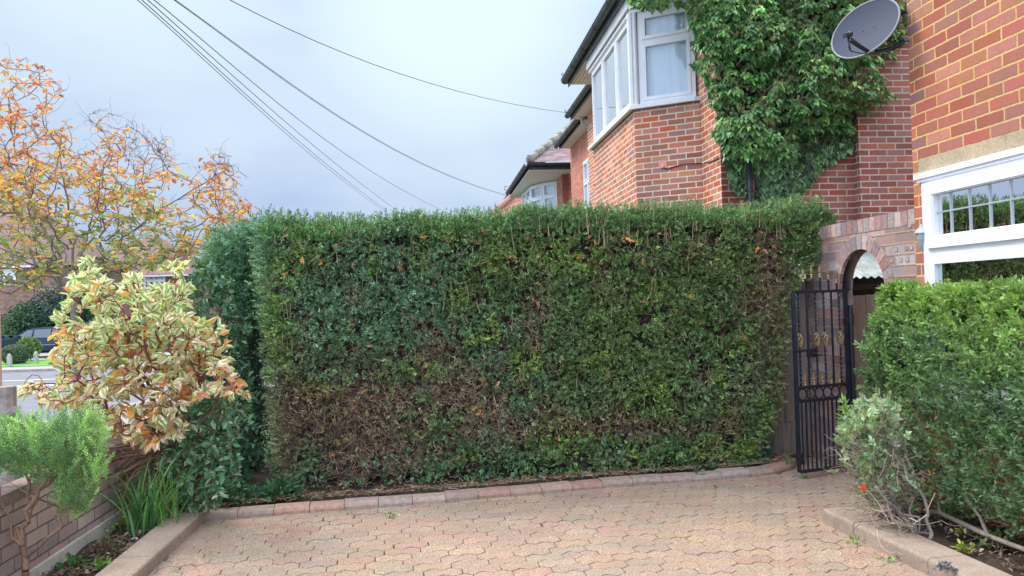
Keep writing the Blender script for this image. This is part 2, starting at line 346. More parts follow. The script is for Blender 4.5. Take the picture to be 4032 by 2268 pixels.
def glassmat(name, tint=(1, 1, 1), rough=.01, ior=1.52, add=.0, mul=1.6):
    m, nt, out = newmat(name); g = N(nt, 'ShaderNodeBsdfGlossy'); g.inputs['Roughness'].default_value = rough; t = N(nt, 'ShaderNodeBsdfTransparent'); t.inputs[0].default_value = (*tint, 1)
    tc = N(nt, 'ShaderNodeTexCoord'); nb = bump_(nt, noise_(nt, tc.outputs['Object'], 2.0, 2), .05, .02); nt.links.new(nb, g.inputs['Normal'])
    fr = N(nt, 'ShaderNodeFresnel'); fr.inputs[0].default_value = ior; mx = N(nt, 'ShaderNodeMixShader'); nt.links.new(math_(nt, 'ADD', math_(nt, 'MULTIPLY', fr.outputs[0], mul), add, clamp=True), mx.inputs[0])
    nt.links.new(t.outputs[0], mx.inputs[1]); nt.links.new(g.outputs[0], mx.inputs[2]); nt.links.new(mx.outputs[0], out.inputs[0]); return m
def stonemat(name, col, speck=True, rough=.9):
    m, nt, out = newmat(name); tc = N(nt, 'ShaderNodeTexCoord'); a = noise_(nt, tc.outputs['Object'], 3, 6, .7); b = noise_(nt, tc.outputs['Object'], 70, 4, .7)
    c = ramp_(nt, a, [(.3, tuple(x * .72 for x in col)), (.55, col), (.75, tuple(min(1, x * 1.2) for x in col))]); c = mix_(nt, .45, c, ramp_(nt, b, [(.3, .25), (.7, .75)]), 'OVERLAY')
    c = mix_(nt, ramp_(nt, noise_(nt, tc.outputs['Object'], 11, 5, .7), [(.55, 0), (.72, .4)]), c, (.13, .12, .09))
    p = N(nt, 'ShaderNodeBsdfPrincipled'); nt.links.new(c, p.inputs['Base Color']); p.inputs['Roughness'].default_value = rough; p.inputs['Specular IOR Level'].default_value = .2
    nt.links.new(bump_(nt, b, .5, .004), p.inputs['Normal']); nt.links.new(p.outputs[0], out.inputs[0]); return m
def roofmat(name, tones, pitch=.10, wd=.17, lichen=.25):
    m, nt, out = newmat(name); uv = N(nt, 'ShaderNodeUVMap', uv_map='UVMap'); tc = N(nt, 'ShaderNodeTexCoord'); sp = N(nt, 'ShaderNodeSeparateXYZ'); nt.links.new(uv.outputs[0], sp.inputs[0])
    vr = math_(nt, 'DIVIDE', sp.outputs[1], pitch); row = math_(nt, 'FLOOR', vr); fv = math_(nt, 'FRACT', vr)
    ur = math_(nt, 'ADD', math_(nt, 'DIVIDE', sp.outputs[0], wd), math_(nt, 'MULTIPLY', math_(nt, 'MODULO', math_(nt, 'ABSOLUTE', row), 2), .5)); cr = math_(nt, 'FLOOR', ur); fu = math_(nt, 'FRACT', ur)
    cb = N(nt, 'ShaderNodeCombineXYZ'); nt.links.new(cr, cb.inputs[0]); nt.links.new(row, cb.inputs[1]); wn = N(nt, 'ShaderNodeTexWhiteNoise', noise_dimensions='3D'); nt.links.new(cb.outputs[0], wn.inputs[0])
    c = ramp_(nt, wn.outputs[0], [(i / len(tones), t) for i, t in enumerate(tones)], 'CONSTANT')
    c = mix_(nt, ramp_(nt, fv, [(.0, .9), (.12, 0)]), c, (.03, .025, .025)); c = mix_(nt, ramp_(nt, fu, [(.0, .6), (.05, 0)]), c, (.05, .04, .04))
    c = mix_(nt, ramp_(nt, noise_(nt, tc.outputs['Object'], 5, 6, .7), [(.55, 0), (.7, lichen)]), c, (.35, .34, .27))
    p = N(nt, 'ShaderNodeBsdfPrincipled'); nt.links.new(c, p.inputs['Base Color']); p.inputs['Roughness'].default_value = .8
    nt.links.new(bump_(nt, math_(nt, 'SUBTRACT', 1, fv), .8, .02), p.inputs['Normal']); nt.links.new(p.outputs[0], out.inputs[0]); return m
def woodmat(name, col, board=.11, rough=.8):
    m, nt, out = newmat(name); tc = N(nt, 'ShaderNodeTexCoord'); mp = N(nt, 'ShaderNodeMapping'); mp.inputs['Scale'].default_value = (22, 22, 1.6); nt.links.new(tc.outputs['Object'], mp.inputs[0])
    n = noise_(nt, mp.outputs[0], 2, 6, .7); c = ramp_(nt, n, [(.3, tuple(x * .55 for x in col)), (.5, col), (.72, tuple(min(1, x * 1.3) for x in col))])
    c = mix_(nt, ramp_(nt, noise_(nt, tc.outputs['Object'], 2.5, 4), [(.4, 0), (.7, .4)]), c, tuple(x * .6 for x in col))
    p = N(nt, 'ShaderNodeBsdfPrincipled'); nt.links.new(c, p.inputs['Base Color']); p.inputs['Roughness'].default_value = rough; p.inputs['Specular IOR Level'].default_value = .25
    nt.links.new(bump_(nt, n, .4, .003), p.inputs['Normal']); nt.links.new(p.outputs[0], out.inputs[0]); return m
M_brick_near = brickmat('brick_near', [(.40, .125, .085), (.44, .135, .095), (.37, .14, .095), (.42, .16, .095), (.34, .145, .115), (.44, .12, .095), (.39, .18, .11), (.24, .12, .125), (.41, .13, .09), (.37, .17, .115), (.40, .14, .095), (.42, .145, .09)], (.66, .39, .12), (.68, .46, .20), smear=.10, mw=.0115)
M_brick_bay = brickmat('brick_bay', [(.57, .18, .115), (.41, .175, .14), (.64, .18, .11), (.37, .165, .14), (.51, .19, .125), (.59, .18, .11), (.42, .18, .14), (.58, .27, .14)], (.82, .66, .44), (.82, .70, .52), smear=.08, mw=.0150)
M_brick_flank = brickmat('brick_flank', [(.36, .12, .095), (.41, .14, .105), (.31, .115, .10), (.44, .17, .13), (.34, .125, .105), (.38, .12, .095), (.47, .15, .085), (.40, .18, .145)], (.66, .58, .46), (.58, .52, .44), smear=.16, mw=.0145)
M_brick_arch = brickmat('brick_arch', [(.30, .19, .18), (.36, .23, .21), (.21, .15, .15), (.40, .34, .34), (.33, .15, .13), (.27, .20, .20), (.42, .28, .25)], (.42, .30, .17), (.30, .25, .20), smear=.35, wob=.003, dx=.05)
M_brick_low = brickmat('brick_low', [(.46, .35, .32), (.52, .38, .35), (.40, .33, .31), (.49, .33, .29), (.54, .45, .41)], (.20, .17, .15), (.15, .13, .12), smear=.3, mw=.009)
M_brick_orange = brickmat('brick_orange', [(.52, .17, .11), (.56, .19, .13), (.47, .15, .11), (.54, .16, .12)], (.62, .44, .32), smear=.1, mw=.010)
M_brick_far = brickmat('brick_far', [(.25, .12, .09), (.30, .14, .10), (.20, .10, .08), (.33, .18, .13)], (.40, .33, .28), smear=.1)
M_lintel = stonemat('lintel_stone', (.46, .37, .245)); M_conc = stonemat('old_concrete', (.36, .28, .22)); M_plinth = stonemat('pale_render', (.55, .52, .46))
M_kerb = attrmat('kerb_block', scale=30, amt=.5, bump=.4); M_pave = attrmat('paver', scale=75, amt=.8, speck=(.75, .70, .62), bump=.5)
M_upvc = pbr('white_upvc', (.80, .82, .86), .35, vary=.03, scale=3); M_upvc_d = pbr('weathered_upvc', (.76, .75, .76), .45, vary=.07, scale=5)
M_gutter = pbr('black_gutter', (.018, .024, .032), .35, vary=.3, scale=9, dirt=(.16, .19, .14, .5)); M_gut_top = pbr('lichened_gutter_rim', (.14, .16, .14), .7, vary=.35, scale=12)
M_black = pbr('black_iron', (.012, .016, .028), .38, vary=.3, scale=20, spec=.5); M_gold = pbr('gold_paint', (.42, .30, .13), .45, .7, vary=.25, scale=30)
M_pipe = pbr('downpipe_plastic', (.02, .024, .03), .3, vary=.2); M_soffit = pbr('soffit_board', (.72, .68, .70), .6, vary=.05, scale=2)
M_glass = glassmat('window_glass', add=.07); M_glass_dark = glassmat('house_window_glass', (.86, .92, .90), add=.0, mul=.95)
M_curtain = pbr('net_curtain', (.84, .93, .95), .9, vary=.05, scale=3); M_dark = pbr('dark_interior', (.10, .11, .11), .9); M_room = pbr('room_wall', (.55, .58, .50), .9)
M_soil = stonemat('soil', (.055, .04, .03)); M_ground = stonemat('ground_grass', (.06, .10, .03)); M_road = stonemat('asphalt', (.20, .20, .22)); M_pavement = stonemat('pavement_slabs', (.36, .33, .31)); M_lawn = pbr('lawn_grass', (.10, .30, .03), .9, vary=.3, scale=9, bump=.6); M_white = pbr('road_paint', (.6, .6, .6), .8, vary=.2, scale=2)
M_leaf = leafmat('leaf'); M_leaf_gloss = leafmat('glossy_leaf', .32, .18, .5); M_leaf_thin = leafmat('thin_leaf', .5, .42, .3); M_leaf_var = leafmat('variegated_leaf', .5, .35, .35, margin=(.88, .83, .56), tint=(1.1, 1.1, .8)); M_yew = leafmat('yew_leaf', .42, .15, .45)
M_bark = attrmat('bark', scale=60, amt=.5, bump=.5); M_twig = attrmat('twig', scale=80, amt=.3, bump=.2)
M_core = pbr('dark_backing', (.055, .040, .028), .95, vary=.4, scale=25, bump=.8)  # very dark brown, so the gaps in the hedge read as shade
M_wood = woodmat('grey_fence_wood', (.25, .20, .17)); M_wood2 = woodmat('aged_gate_boards', (.36, .345, .32)); M_tin = pbr('corrugated_tin', (.38, .42, .40), .75, .1, vary=.3, scale=7, dirt=(.16, .15, .11, .7))
M_wire = pbr('cable_sheath', (.03, .035, .05), .6); M_dish = pbr('dish_paint', (.052, .062, .095), .7, vary=.06, scale=2, spec=.25); M_terra = pbr('terracotta_plastic', (.74, .33, .25), .6, vary=.06)
M_roof_red = roofmat('red_pantile', [(.42, .15, .10), (.38, .13, .10), (.46, .19, .10), (.34, .13, .11)]); M_roof_dull = roofmat('dull_red_tile', [(.19, .09, .075), (.16, .085, .075), (.22, .10, .08), (.17, .11, .10)]); M_roof_plum = roofmat('plum_tile', [(.26, .16, .16), (.30, .19, .18), (.22, .14, .15), (.34, .24, .23)], lichen=.5); M_roof_grey = roofmat('grey_tile', [(.12, .10, .105), (.14, .115, .12)])
M_hip = pbr('hip_tile', (.27, .25, .20), .9, vary=.4, scale=8, bump=.4, dirt=(.55, .52, .42, .9)); M_car = pbr('navy_car_paint', (.012, .022, .05), .22, .3, vary=.05, spec=.7); M_tyre = pbr('tyre_rubber', (.02, .02, .02), .9); M_rim = pbr('wheel_rim', (.4, .4, .42), .35, .8)
M_carglass = glassmat('car_glass', (.35, .42, .42), add=.15); M_lamp = pbr('headlamp_lens', (.6, .62, .62), .1); M_binb = pbr('blue_bin', (.02, .05, .14), .5); M_bing = pbr('green_bin', (.015, .08, .05), .5); M_post = pbr('concrete_post', (.42, .40, .36), .9, vary=.2, scale=9, bump=.3)
M_lantern = pbr('lantern_metal', (.42, .46, .45), .45, .4, vary=.15, scale=15); M_red = pbr('red_berry', (.75, .02, .01), .3)

# ---------------------------------------------------------------- ground, roads, driveway, beds
def gz(Y): t = min(max((Y - 8) / 20, 0), 1); return -.75 * t * t * (3 - 2 * t)
def struct(o): o['kind'] = 'structure'; return o
mb = MB(); ys = [-6, 0, 6, 8, 10, 12, 14, 16, 18, 20, 22, 24, 26, 28, 40, 80, 400]; xs = [-300, -60, -20, -8, 0, 8, 20, 60, 300]
for a, b in zip(ys[:-1], ys[1:]):
    for c, d in zip(xs[:-1], xs[1:]): mb.face([(c, a, gz(a) - .03), (d, a, gz(a) - .03), (d, b, gz(b) - .03), (c, b, gz(b) - .03)])
struct(mb.build('ground', M_ground))
def sheet(name, m, quad, dz, n=12):
    """quad: near-left, near-right, far-right, far-left in plan; follows the fall of the ground"""
    mb = MB(); q = [np.array(p, float) for p in quad]
    for i in range(n):
        for j in range(4):
            def pt(u, v):
                p = (q[0] * (1 - u) + q[1] * u) * (1 - v) + (q[3] * (1 - u) + q[2] * u) * v; return (p[0], p[1], gz(p[1]) + dz)
            u0, u1, v0, v1 = j / 4, (j + 1) / 4, i / n, (i + 1) / n; mb.face([pt(u0, v0), pt(u1, v0), pt(u1, v1), pt(u0, v1)])
    return struct(mb.build(name, m))
def pl(s, t): return (D1 * s + D2 * t)[:2]
sheet('road', M_road, [(-40, 2), (-6.3, 2), (-6.9, 29.4), (-60, 29.4)], -.02)
sheet('front_pavement', M_pavement, [(-6.2, 2), (-4.6, 2), (-5.6, 22), (-6.8, 22)], -.01)
sheet('far_pavement', M_pavement, [(-60, 29.6), (-3, 29.6), (-3, 31.2), (-60, 31.2)], .06)
sheet('far_lawn', M_lawn, [(-60, 31.3), (-14.5, 31.3), (-14.5, 35.5), (-60, 35.5)], .07)
sheet('far_driveway', M_pavement, [(-60, 35.6), (-8, 35.6), (-8, 42), (-60, 42)], .05)
mb = MB(); 
for k in range(90):
    x = -58 + k * .6; mb.box((x, 29.4, gz(29) - .02), (.59, 0, 0), (0, .15, 0), (0, 0, .1))
struct(mb.build('far_kerb', M_pavement))
mb = MB(); zr = lambda y: gz(y) - .012
for p, q in (((-14.5, 21.0), (-11.2, 21.6)), ((-10.6, 20.4), (-9.2, 21.0))):
    mb.face([(p[0], p[1], zr(p[1])), (q[0], q[1], zr(q[1])), (q[0], q[1] + .35, zr(q[1])), (p[0], p[1] + .35, zr(p[1]))])
mb.face([(-18, 24.6, zr(24.6)), (-14.6, 25.2, zr(25.2)), (-14.6, 25.5, zr(25.5)), (-18, 24.9, zr(24.9))])
struct(mb.build('road_marking', M_white))
# driveway: wavy block pavers, each a real block in one sheet
pv = Cloud(); ang = rad(9); ca, sa = math.cos(ang), math.sin(ang); a_, b_, wv_ = .205, .100, .0155
pal = [(.37, .26, .182), (.36, .268, .185), (.38, .255, .18), (.35, .275, .19), (.385, .275, .175), (.37, .25, .19)]; pal2 = [(.38, .225, .165), (.34, .245, .19), (.34, .28, .195), (.385, .28, .165), (.375, .235, .165)]
kp = [(-2.13, 5.17), (-1.47, 5.30), (-.98, 5.38), (-.48, 5.47), (0, 5.59), (.46, 5.70), (.87, 5.78), (1.4, 5.86), (1.85, 5.95), (2.1, 6.06), (2.28, 6.24), (2.36, 6.5)]
tiles = []
for j in range(-45, 70):
    for i in range(-26, 32):
        cx = (i + (.25 if j % 2 else 0) + (.5 if (j // 3) % 2 else 0)) * a_; cy = j * b_; X = cx * ca - cy * sa; Y = 1.5 + cx * sa + cy * ca
        if -2.10 + .101 * (5.14 - Y) > X + .09 or X > 3.2: continue
        if Y > np.interp(X, [q_[0] for q_ in kp], [q_[1] for q_ in kp]) + .05 or Y < -3: continue
        if X > 1.99 + max(0, (4.73 - Y)) * .162 and Y < 4.70: continue
        tiles.append((cx, cy, X, Y))
for cx, cy, X, Y in tiles:
    ed = []; g = .0014 + random.expovariate(1 / .0009); m = 11
    for k in range(m): x = -a_ / 2 + g + (a_ - 2 * g) * k / (m - 1); ed.append((x, -(b_ / 2 - wv_ * math.cos(4 * math.pi * x / a_)) + g))
    for k in range(m): x = a_ / 2 - g - (a_ - 2 * g) * k / (m - 1); ed.append((x, (b_ / 2 - wv_ * math.cos(4 * math.pi * x / a_)) - g))
    dz = random.gauss(0, .0012); tx, ty = random.gauss(0, .006), random.gauss(0, .006); V = []
    for (x, y), s_, zz in [(e, .955, 0) for e in ed] + [(e, 1, -.0022) for e in ed] + [(e, 1, -.03) for e in ed]:
        x2, y2 = x * s_, y * s_ if s_ == 1 else y * .93; V.append((X + x2 * ca - y2 * sa, Y + x2 * sa + y2 * ca, zz + dz + x2 * tx + y2 * ty))
    n = len(ed); c = random.choice(pal) if random.random() < .74 else random.choice(pal2); c = np.clip(np.array(c) * [1., .94, .905] * random.uniform(.91, 1.07), 0, 1)
    V = np.array(V); F4 = np.array([[r_ * n + k, (r_ + 1) * n + k, (r_ + 1) * n + (k + 1) % n, r_ * n + (k + 1) % n] for r_ in (0, 1) for k in range(n)])
    nb = pv.n; pv.raw(V, F4, c); pv.F.append(nb + np.arange(n)[None, :])
struct(pv.build('driveway', M_pave, loc=(0, 3, 0)))
mb = MB(); mb.face([(-2.2, -3, -.012), (3.3, -3, -.012), (3.3, 6.6, -.012), (-2.2, 5.5, -.012)]); struct(mb.build('driveway_sand_joints', M_soil))
# path beyond kerb end, through the gate
mb = MB(); mb.face([(2.2, 5.9, -.008), (3.3, 5.9, -.008), (3.2, 8.5, -.008), (2.60, 8.5, -.008), (2.54, 6.6, -.008), (2.3, 6.3, -.008)]); struct(mb.build('side_path', M_conc))
# kerb of rounded blocks along the hedge
kp = [(-2.13, 5.17), (-1.47, 5.30), (-.98, 5.38), (-.48, 5.47), (0, 5.59), (.46, 5.70), (.87, 5.78), (1.4, 5.86), (1.85, 5.95), (2.1, 6.06), (2.28, 6.24), (2.36, 6.5)]
def resample(p, st):
    p = [np.array(q, float) for q in p]; out = [p[0]]; acc = 0; 
    for a, b in zip(p[:-1], p[1:]):
        L = np.linalg.norm(b - a); t = st - acc
        while t <= L: out.append(a + (b - a) * t / L); t += st
        acc = L - (t - st)
    return out
kr = resample(kp, .235); kc = Cloud(); prof = [(0, -.03), (0, .022), (.010, .038), (.030, .048), (.115, .052), (.125, .046), (.125, -.03)]
kpal = [(.34, .25, .20), (.33, .25, .20), (.36, .25, .19), (.32, .25, .21), (.38, .235, .18), (.35, .26, .20)]
for p, q in zip(kr[:-1], kr[1:]):
    d = nrm(q - p); nn = np.array([-d[1], d[0]]); p2 = p + d * .002; q2 = q - d * .002; dz = random.gauss(0, .0025); V = []
    for e in (p2, q2):
        for o_, z_ in prof: V.append((e[0] + nn[0] * o_, e[1] + nn[1] * o_, z_ + dz))
    n = len(prof); Fk = np.array([[k, k + 1, n + k + 1, n + k] for k in range(n - 1)]); nb = kc.n
    kc.raw(np.array(V), Fk[:, ::-1], np.array(random.choice(kpal)) * random.uniform(.85, 1.1)); kc.F.append(nb + np.arange(n)[None, :]); kc.F.append(nb + n + np.arange(n)[::-1][None, :])
struct(kc.build('hedge_kerb', M_kerb))
# poured concrete edgings
def edging(name, P, d, L, wd, h, side):
    mb = MB(); P = np.array([*P, 0.]); d = nrm([*d, 0]); nn = np.array([-d[1], d[0], 0]) * side; k = int(L / .9) or 1; r = .014
    pr = [(0, -.03), (0, h - r), (r * .3, h - r * .3), (r, h), (wd - r, h), (wd, h - r), (wd, -.03)]
    for i in range(k):
        a = P + d * (L * i / k + .002); b = P + d * (L * (i + 1) / k - .002); A_ = [a + nn * o_ + UP * z_ for o_, z_ in pr]; B_ = [b + nn * o_ + UP * z_ for o_, z_ in pr]
        for q in range(len(pr) - 1):
            f = [A_[q], A_[q + 1], B_[q + 1], B_[q]]; mb.face(f if side < 0 else f[::-1])
        mb.face(A_ if side > 0 else A_[::-1]); mb.face(B_[::-1] if side > 0 else B_)
    return struct(mb.build(name, M_conc))
edging('left_kerb', (-2.10, 5.14), (.101, -.995), 7.2, .21, .075, -1)
edging('right_kerb', (1.86, 4.73), (.16, -.987), 6.5, .22, .085, 1)
# beds
def bumpy(name, quad, z, n=(40, 14), amp=.02, m=M_soil):
    mb = MB(); q = [np.array(p, float) for p in quad]; G = {}
    for i in range(n[0] + 1):
        for j in range(n[1] + 1):
            u, v = i / n[0], j / n[1]; p = (q[0] * (1 - u) + q[1] * u) * (1 - v) + (q[3] * (1 - u) + q[2] * u) * v; G[i, j] = p
    P = np.array([[*G[k], 0] for k in G]); hh = z + amp * vnoise(P, 5, 3) + amp * .6 * vnoise(P, 17, 4); hz = dict(zip(G, hh))
    g = lambda i, j: (*G[i, j], hz[i, j])
    for i in range(n[0]):
        for j in range(n[1]): mb.face([g(i, j), g(i + 1, j), g(i + 1, j + 1), g(i, j + 1)])
    return struct(mb.build(name, m, smooth=True))
bumpy('left_bed_soil', [(-2.52, 1.5), (-1.96, 1.5), (-2.28, 5.45), (-2.75, 5.45)], .03, (12, 60))
bumpy('right_bed_soil', [(2.42, -1.2), (3.6, -1.2), (2.75, 5.2), (2.02, 4.6)], .05, (20, 70), .03)
bumpy('hedge_bed_soil', [(-3.6, 4.95), (1.9, 6.03), (2.05, 7.4), (-3.6, 6.8)], .030, (90, 24), .014)
bumpy('fence_bed_soil', [(1.6, 5.98), (2.36, 6.32), (2.50, 6.9), (1.6, 6.8)], .04, (16, 12), .015)

# ---------------------------------------------------------------- building helpers
class Fr:
    """a vertical plane: s along t, o outward along n, z up"""
    def __init__(s, P, t, n): s.P = np.array([P[0], P[1], 0.]); s.t = nrm([t[0], t[1], 0]); s.n = nrm([n[0], n[1], 0])
    def p(s, a, o, z): return s.P + s.t * a + s.n * o + UP * z
    def box(s, mb, a0, a1, o0, o1, z0, z1, mi=0): return mb.box(s.p(a0, o0, z0), s.t * (a1 - a0), s.n * (o1 - o0), UP * (z1 - z0), mi)
    def s_of(s, x, y): q = onpl(x, y, s.P, s.n); return float((q - s.P) @ s.t), float(q[2])
def window(par, fr, s0, s1, z0, z1, cols=(), trans=None, fw=.055, o=0., dep=.06, curtain=M_curtain, glass=M_glass, mat=M_upvc, casew=.03, label=None, bars=None, cpos=.05, pleat=.018, skip_curtain=False):
    """cols: inner mullion positions; trans: list of transom heights (per column or common)"""
    mb = MB(); lo, hi = min(s0, s1), max(s0, s1); m3 = .5 * fw
    fr.box(mb, lo, lo + fw, o - dep, o, z0, z1); fr.box(mb, hi - fw, hi, o - dep, o, z0, z1); fr.box(mb, lo + fw, hi - fw, o - dep, o - .002, z0, z0 + fw); fr.box(mb, lo + fw, hi - fw, o - dep, o - .002, z1 - fw, z1)
    edges = [lo + fw] + sorted(cols) + [hi - fw]
    for c in cols: fr.box(mb, c - m3, c + m3, o - dep, o - .003, z0 + fw, z1 - fw)
    glz = []
    for i in range(len(edges) - 1):
        a = edges[i] + (m3 if i else 0); b = edges[i + 1] - (m3 if i < len(edges) - 2 else 0)
        ts = [t for t in (trans or [])]; zs = [z0 + fw] + ts + [z1 - fw]
        for t in ts: fr.box(mb, a, b, o - dep, o - .004, t - m3, t + m3)
        for k in range(len(zs) - 1):
            c0 = zs[k] + (m3 if k else 0); c1 = zs[k + 1] - (m3 if k < len(zs) - 2 else 0)
            # opening casement, proud of the frame
            cw = casew
            fr.box(mb, a, a + cw, o - .045, o + .012, c0, c1); fr.box(mb, b - cw, b, o - .045, o + .012, c0, c1); fr.box(mb, a + cw, b - cw, o - .045, o + .011, c0, c0 + cw); fr.box(mb, a + cw, b - cw, o - .045, o + .011, c1 - cw, c1)
            glz.append((a + cw, b - cw, c0 + cw, c1 - cw))
    wn = mb.build('window', mat, par)
    if label: wn['label'] = label
    for a, b, c, d in glz:
        g = MB(); g.face([fr.p(a, o - .02, c), fr.p(b, o - .02, c), fr.p(b, o - .02, d), fr.p(a, o - .02, d)]); g.build('pane', glass, wn)
    if not skip_curtain:
        cm = MB(); k = max(8, int((hi - lo) / .045)); pts = [(lo + (hi - lo) * i / k, o - dep - cpos + pleat * math.sin(i * 1.9) + random.gauss(0, pleat * .25)) for i in range(k + 1)]
        for (a, oa), (b, ob) in zip(pts[:-1], pts[1:]): cm.face([fr.p(a, oa, z0), fr.p(b, ob, z0), fr.p(b, ob, z1), fr.p(a, oa, z1)])
        cm.build('curtain', curtain, wn, smooth=True)
    return wn
def gutter(par, pts, r=.06, clips=.9, name='gutter', fascia=.0, fn=None):
    """half-round gutter with joint clips, run along pts"""
    mb = MB(); pts = [np.asarray(p, float) for p in pts]
    for a, b in zip(pts[:-1], pts[1:]):
        d = nrm(b - a); sd = nrm(np.cross(d, UP)); n = 8
        for k in range(n):
            t0, t1 = math.pi + math.pi * k / n, math.pi + math.pi * (k + 1) / n
            o = lambda t, rr: sd * rr * math.cos(t) + UP * rr * math.sin(t)
            mb.face([a + o(t0, r), b + o(t0, r), b + o(t1, r), a + o(t1, r)]); mb.face([a + o(t1, r * .9), b + o(t1, r * .9), b + o(t0, r * .9), a + o(t0, r * .9)])
        for s_ in (1, -1): mb.bar(a + sd * r * s_ + UP * .004, b + sd * r * s_ + UP * .004, .014)
        L = np.linalg.norm(b - a); m = max(1, int(L / clips))
        for i in range(m + 1):
            c = a + d * (L * i / m); 
            for k in range(n):
                t0, t1 = math.pi + math.pi * k / n, math.pi + math.pi * (k + 1) / n; rr = r * 1.12
                q = [c - d * .025 + sd * rr * math.cos(t) + UP * rr * math.sin(t) for t in (t0, t1)]; q2 = [x + d * .05 for x in q]; mb.face([q[0], q2[0], q2[1], q[1]])
            mb.bar(c + sd * r * 1.1 - d * .02, c + sd * r * 1.1 + d * .02, .02)
    return mb.build(name, M_gutter, par)
def roofplane(mb, a, b, c, d):
    """quad a-b along eave, c-d above; uv in metres up the slope"""
    a, b, c, d = [np.asarray(q, float) for q in (a, b, c, d)]; t = nrm(b - a); n = nrm(np.cross(b - a, d - a)); up = np.cross(n, t)
    P = [a, b, c, d] if np.linalg.norm(c - d) > 1e-6 else [a, b, c]
    mb.face(P, [((p - a) @ t + 50, (p - a) @ up + 50) for p in P]); return mb

# ---------------------------------------------------------------- the near house on the right (its front runs along D1)
A = np.array([2.665, 5.07, 0.]); FW = Fr(A, D1, -D2)
near = thing('brick_house', 'near orange-red brick house with stone lintel over a white leaded window, right edge', 'house', A)
mb = MB()
zt = 6.4; WS0, WS1, WZ0, WZ1 = -.107, -2.25, .72, 2.118
FW.box(mb, -.075, WS0 + .004, -.24, 0, -.1, 2.16); FW.box(mb, -.075, -4.2, -.24, 0, 2.16, zt); FW.box(mb, WS0 + .004, WS1, -.24, 0, -.1, WZ0 - .02); FW.box(mb, WS1, -4.2, -.24, 0, -.1, 2.16)
FW.box(mb, -.068, .0, -.24, -.007, -.1, zt)
FN = Fr(FW.p(0, -.24, 0), D2, D1)
mb.box(FW.p(0, -.24, -.1), D1 * -.22, D2 * 5, UP * (zt + .1))
near_wall = mb.build('wall', M_brick_near, near)
mb = MB(); mb.box(FW.p(-4.2, -.24, -.1), D1 * .2, D2 * 5, UP * (zt + .1)); mb.box(FW.p(-4.2, -5.2, -.1), D1 * 4.2, -D2 * .2, UP * (zt + .1)); mb.build('back_wall', M_brick_near, near)
# lintel with a softly rounded end
mb = MB(); FW.box(mb, -.082, WS1 - .12, -.1, .010, 2.161, 2.250); lt_ = mb.build('stone_lintel', M_lintel, near)
bv = lt_.modifiers.new('soft_edge', 'BEVEL'); bv.width = .012; bv.segments = 3
mb = MB(); FW.box(mb, -.060, WS1 - .03, -.05, .034, 2.120, 2.156); FW.box(mb, -.075, WS1 - .02, -.05, .022, 2.100, 2.119); mb.build('window_head_trim', M_upvc, near)
# window: heavy outer frame, top-hung casement above fixed light, thin leading
def frame_rect(mb, a0, a1, z0, z1, wd, o0, o1):
    FW.box(mb, a0, a0 + wd, o0, o1, z0, z1); FW.box(mb, a1 - wd, a1, o0, o1, z0, z1); FW.box(mb, a0 + wd, a1 - wd, o0, o1 - .0015, z0, z0 + wd); FW.box(mb, a0 + wd, a1 - wd, o0, o1 - .0015, z1 - wd, z1)
mb = MB(); frame_rect(mb, WS1, WS0, WZ0, 2.099, .05, -.06, .012)
mids = [(-1.18, -.157), (WS1 + .05, -1.22)]; FW.box(mb, -1.22, -1.18, -.06, .010, WZ0 + .05, 2.049); FW.box(mb, WS1 + .05, -1.22, -.06, .009, 1.625, 1.668); FW.box(mb, -1.18, -.157, -.06, .009, 1.625, 1.668)
wn = mb.build('window', M_upvc, near)
for a0, a1 in mids:
    c = MB(); frame_rect(c, a0 - (.0 if a0 < -1.2 else 0), a1, 1.668, 2.049 + .03, .072, -.05, .034); frame_rect(c, a0 + .07, a1 - .07, 1.735, 2.012, .012, -.03, .026); c.build('casement', M_upvc, wn)
    c = MB(); frame_rect(c, a0, a1, WZ0 + .05, 1.625, .058, -.05, .018); c.build('casement', M_upvc, wn)
    g = MB(); g.face([FW.p(a0 + .07, -.004, 1.73), FW.p(a1 - .07, -.004, 1.73), FW.p(a1 - .07, -.004, 2.02), FW.p(a0 + .07, -.004, 2.02)]); g.build('pane', M_glass_dark, wn)
    g = MB(); g.face([FW.p(a0 + .05, -.008, WZ0 + .1), FW.p(a1 - .05, -.008, WZ0 + .1), FW.p(a1 - .05, -.008, 1.6), FW.p(a0 + .05, -.008, 1.6)]); g.build('pane', M_glass_dark, wn)
    lead = MB(); k = a1 - .072
    for s_ in (-.367, -.534, -.700, -.862, -1.02):
        if a0 < -1.2: s_ -= 1.06
        FW.box(lead, s_ - .0045, s_ + .0045, -.008, .004, 1.745, 2.037); FW.box(lead, s_ - .0045, s_ + .0045, -.012, .001, WZ0 + .1, 1.60) if False else None
    FW.box(lead, a0 + .075, a1 - .075, -.007, .005, 1.884, 1.894)
    FW.box(lead, a0 + .06, a1 - .06, -.011, .002, 1.436, 1.444); FW.box(lead, a0 + .06, a1 - .06, -.011, .002, 1.15, 1.158)
    lead.build('glazing_bar', pbr('lead_strip', (.42, .46, .48), .4, .3, vary=.1) if 'lead_strip' not in MATS and not bpy.data.materials.get('lead_strip') else bpy.data.materials['lead_strip'], wn)
mb = MB(); FW.box(mb, WS0 + .03, WS1 - .03, -.05, .09, WZ0 - .045, WZ0 - .002); mb.build('window_sill', M_upvc, near)
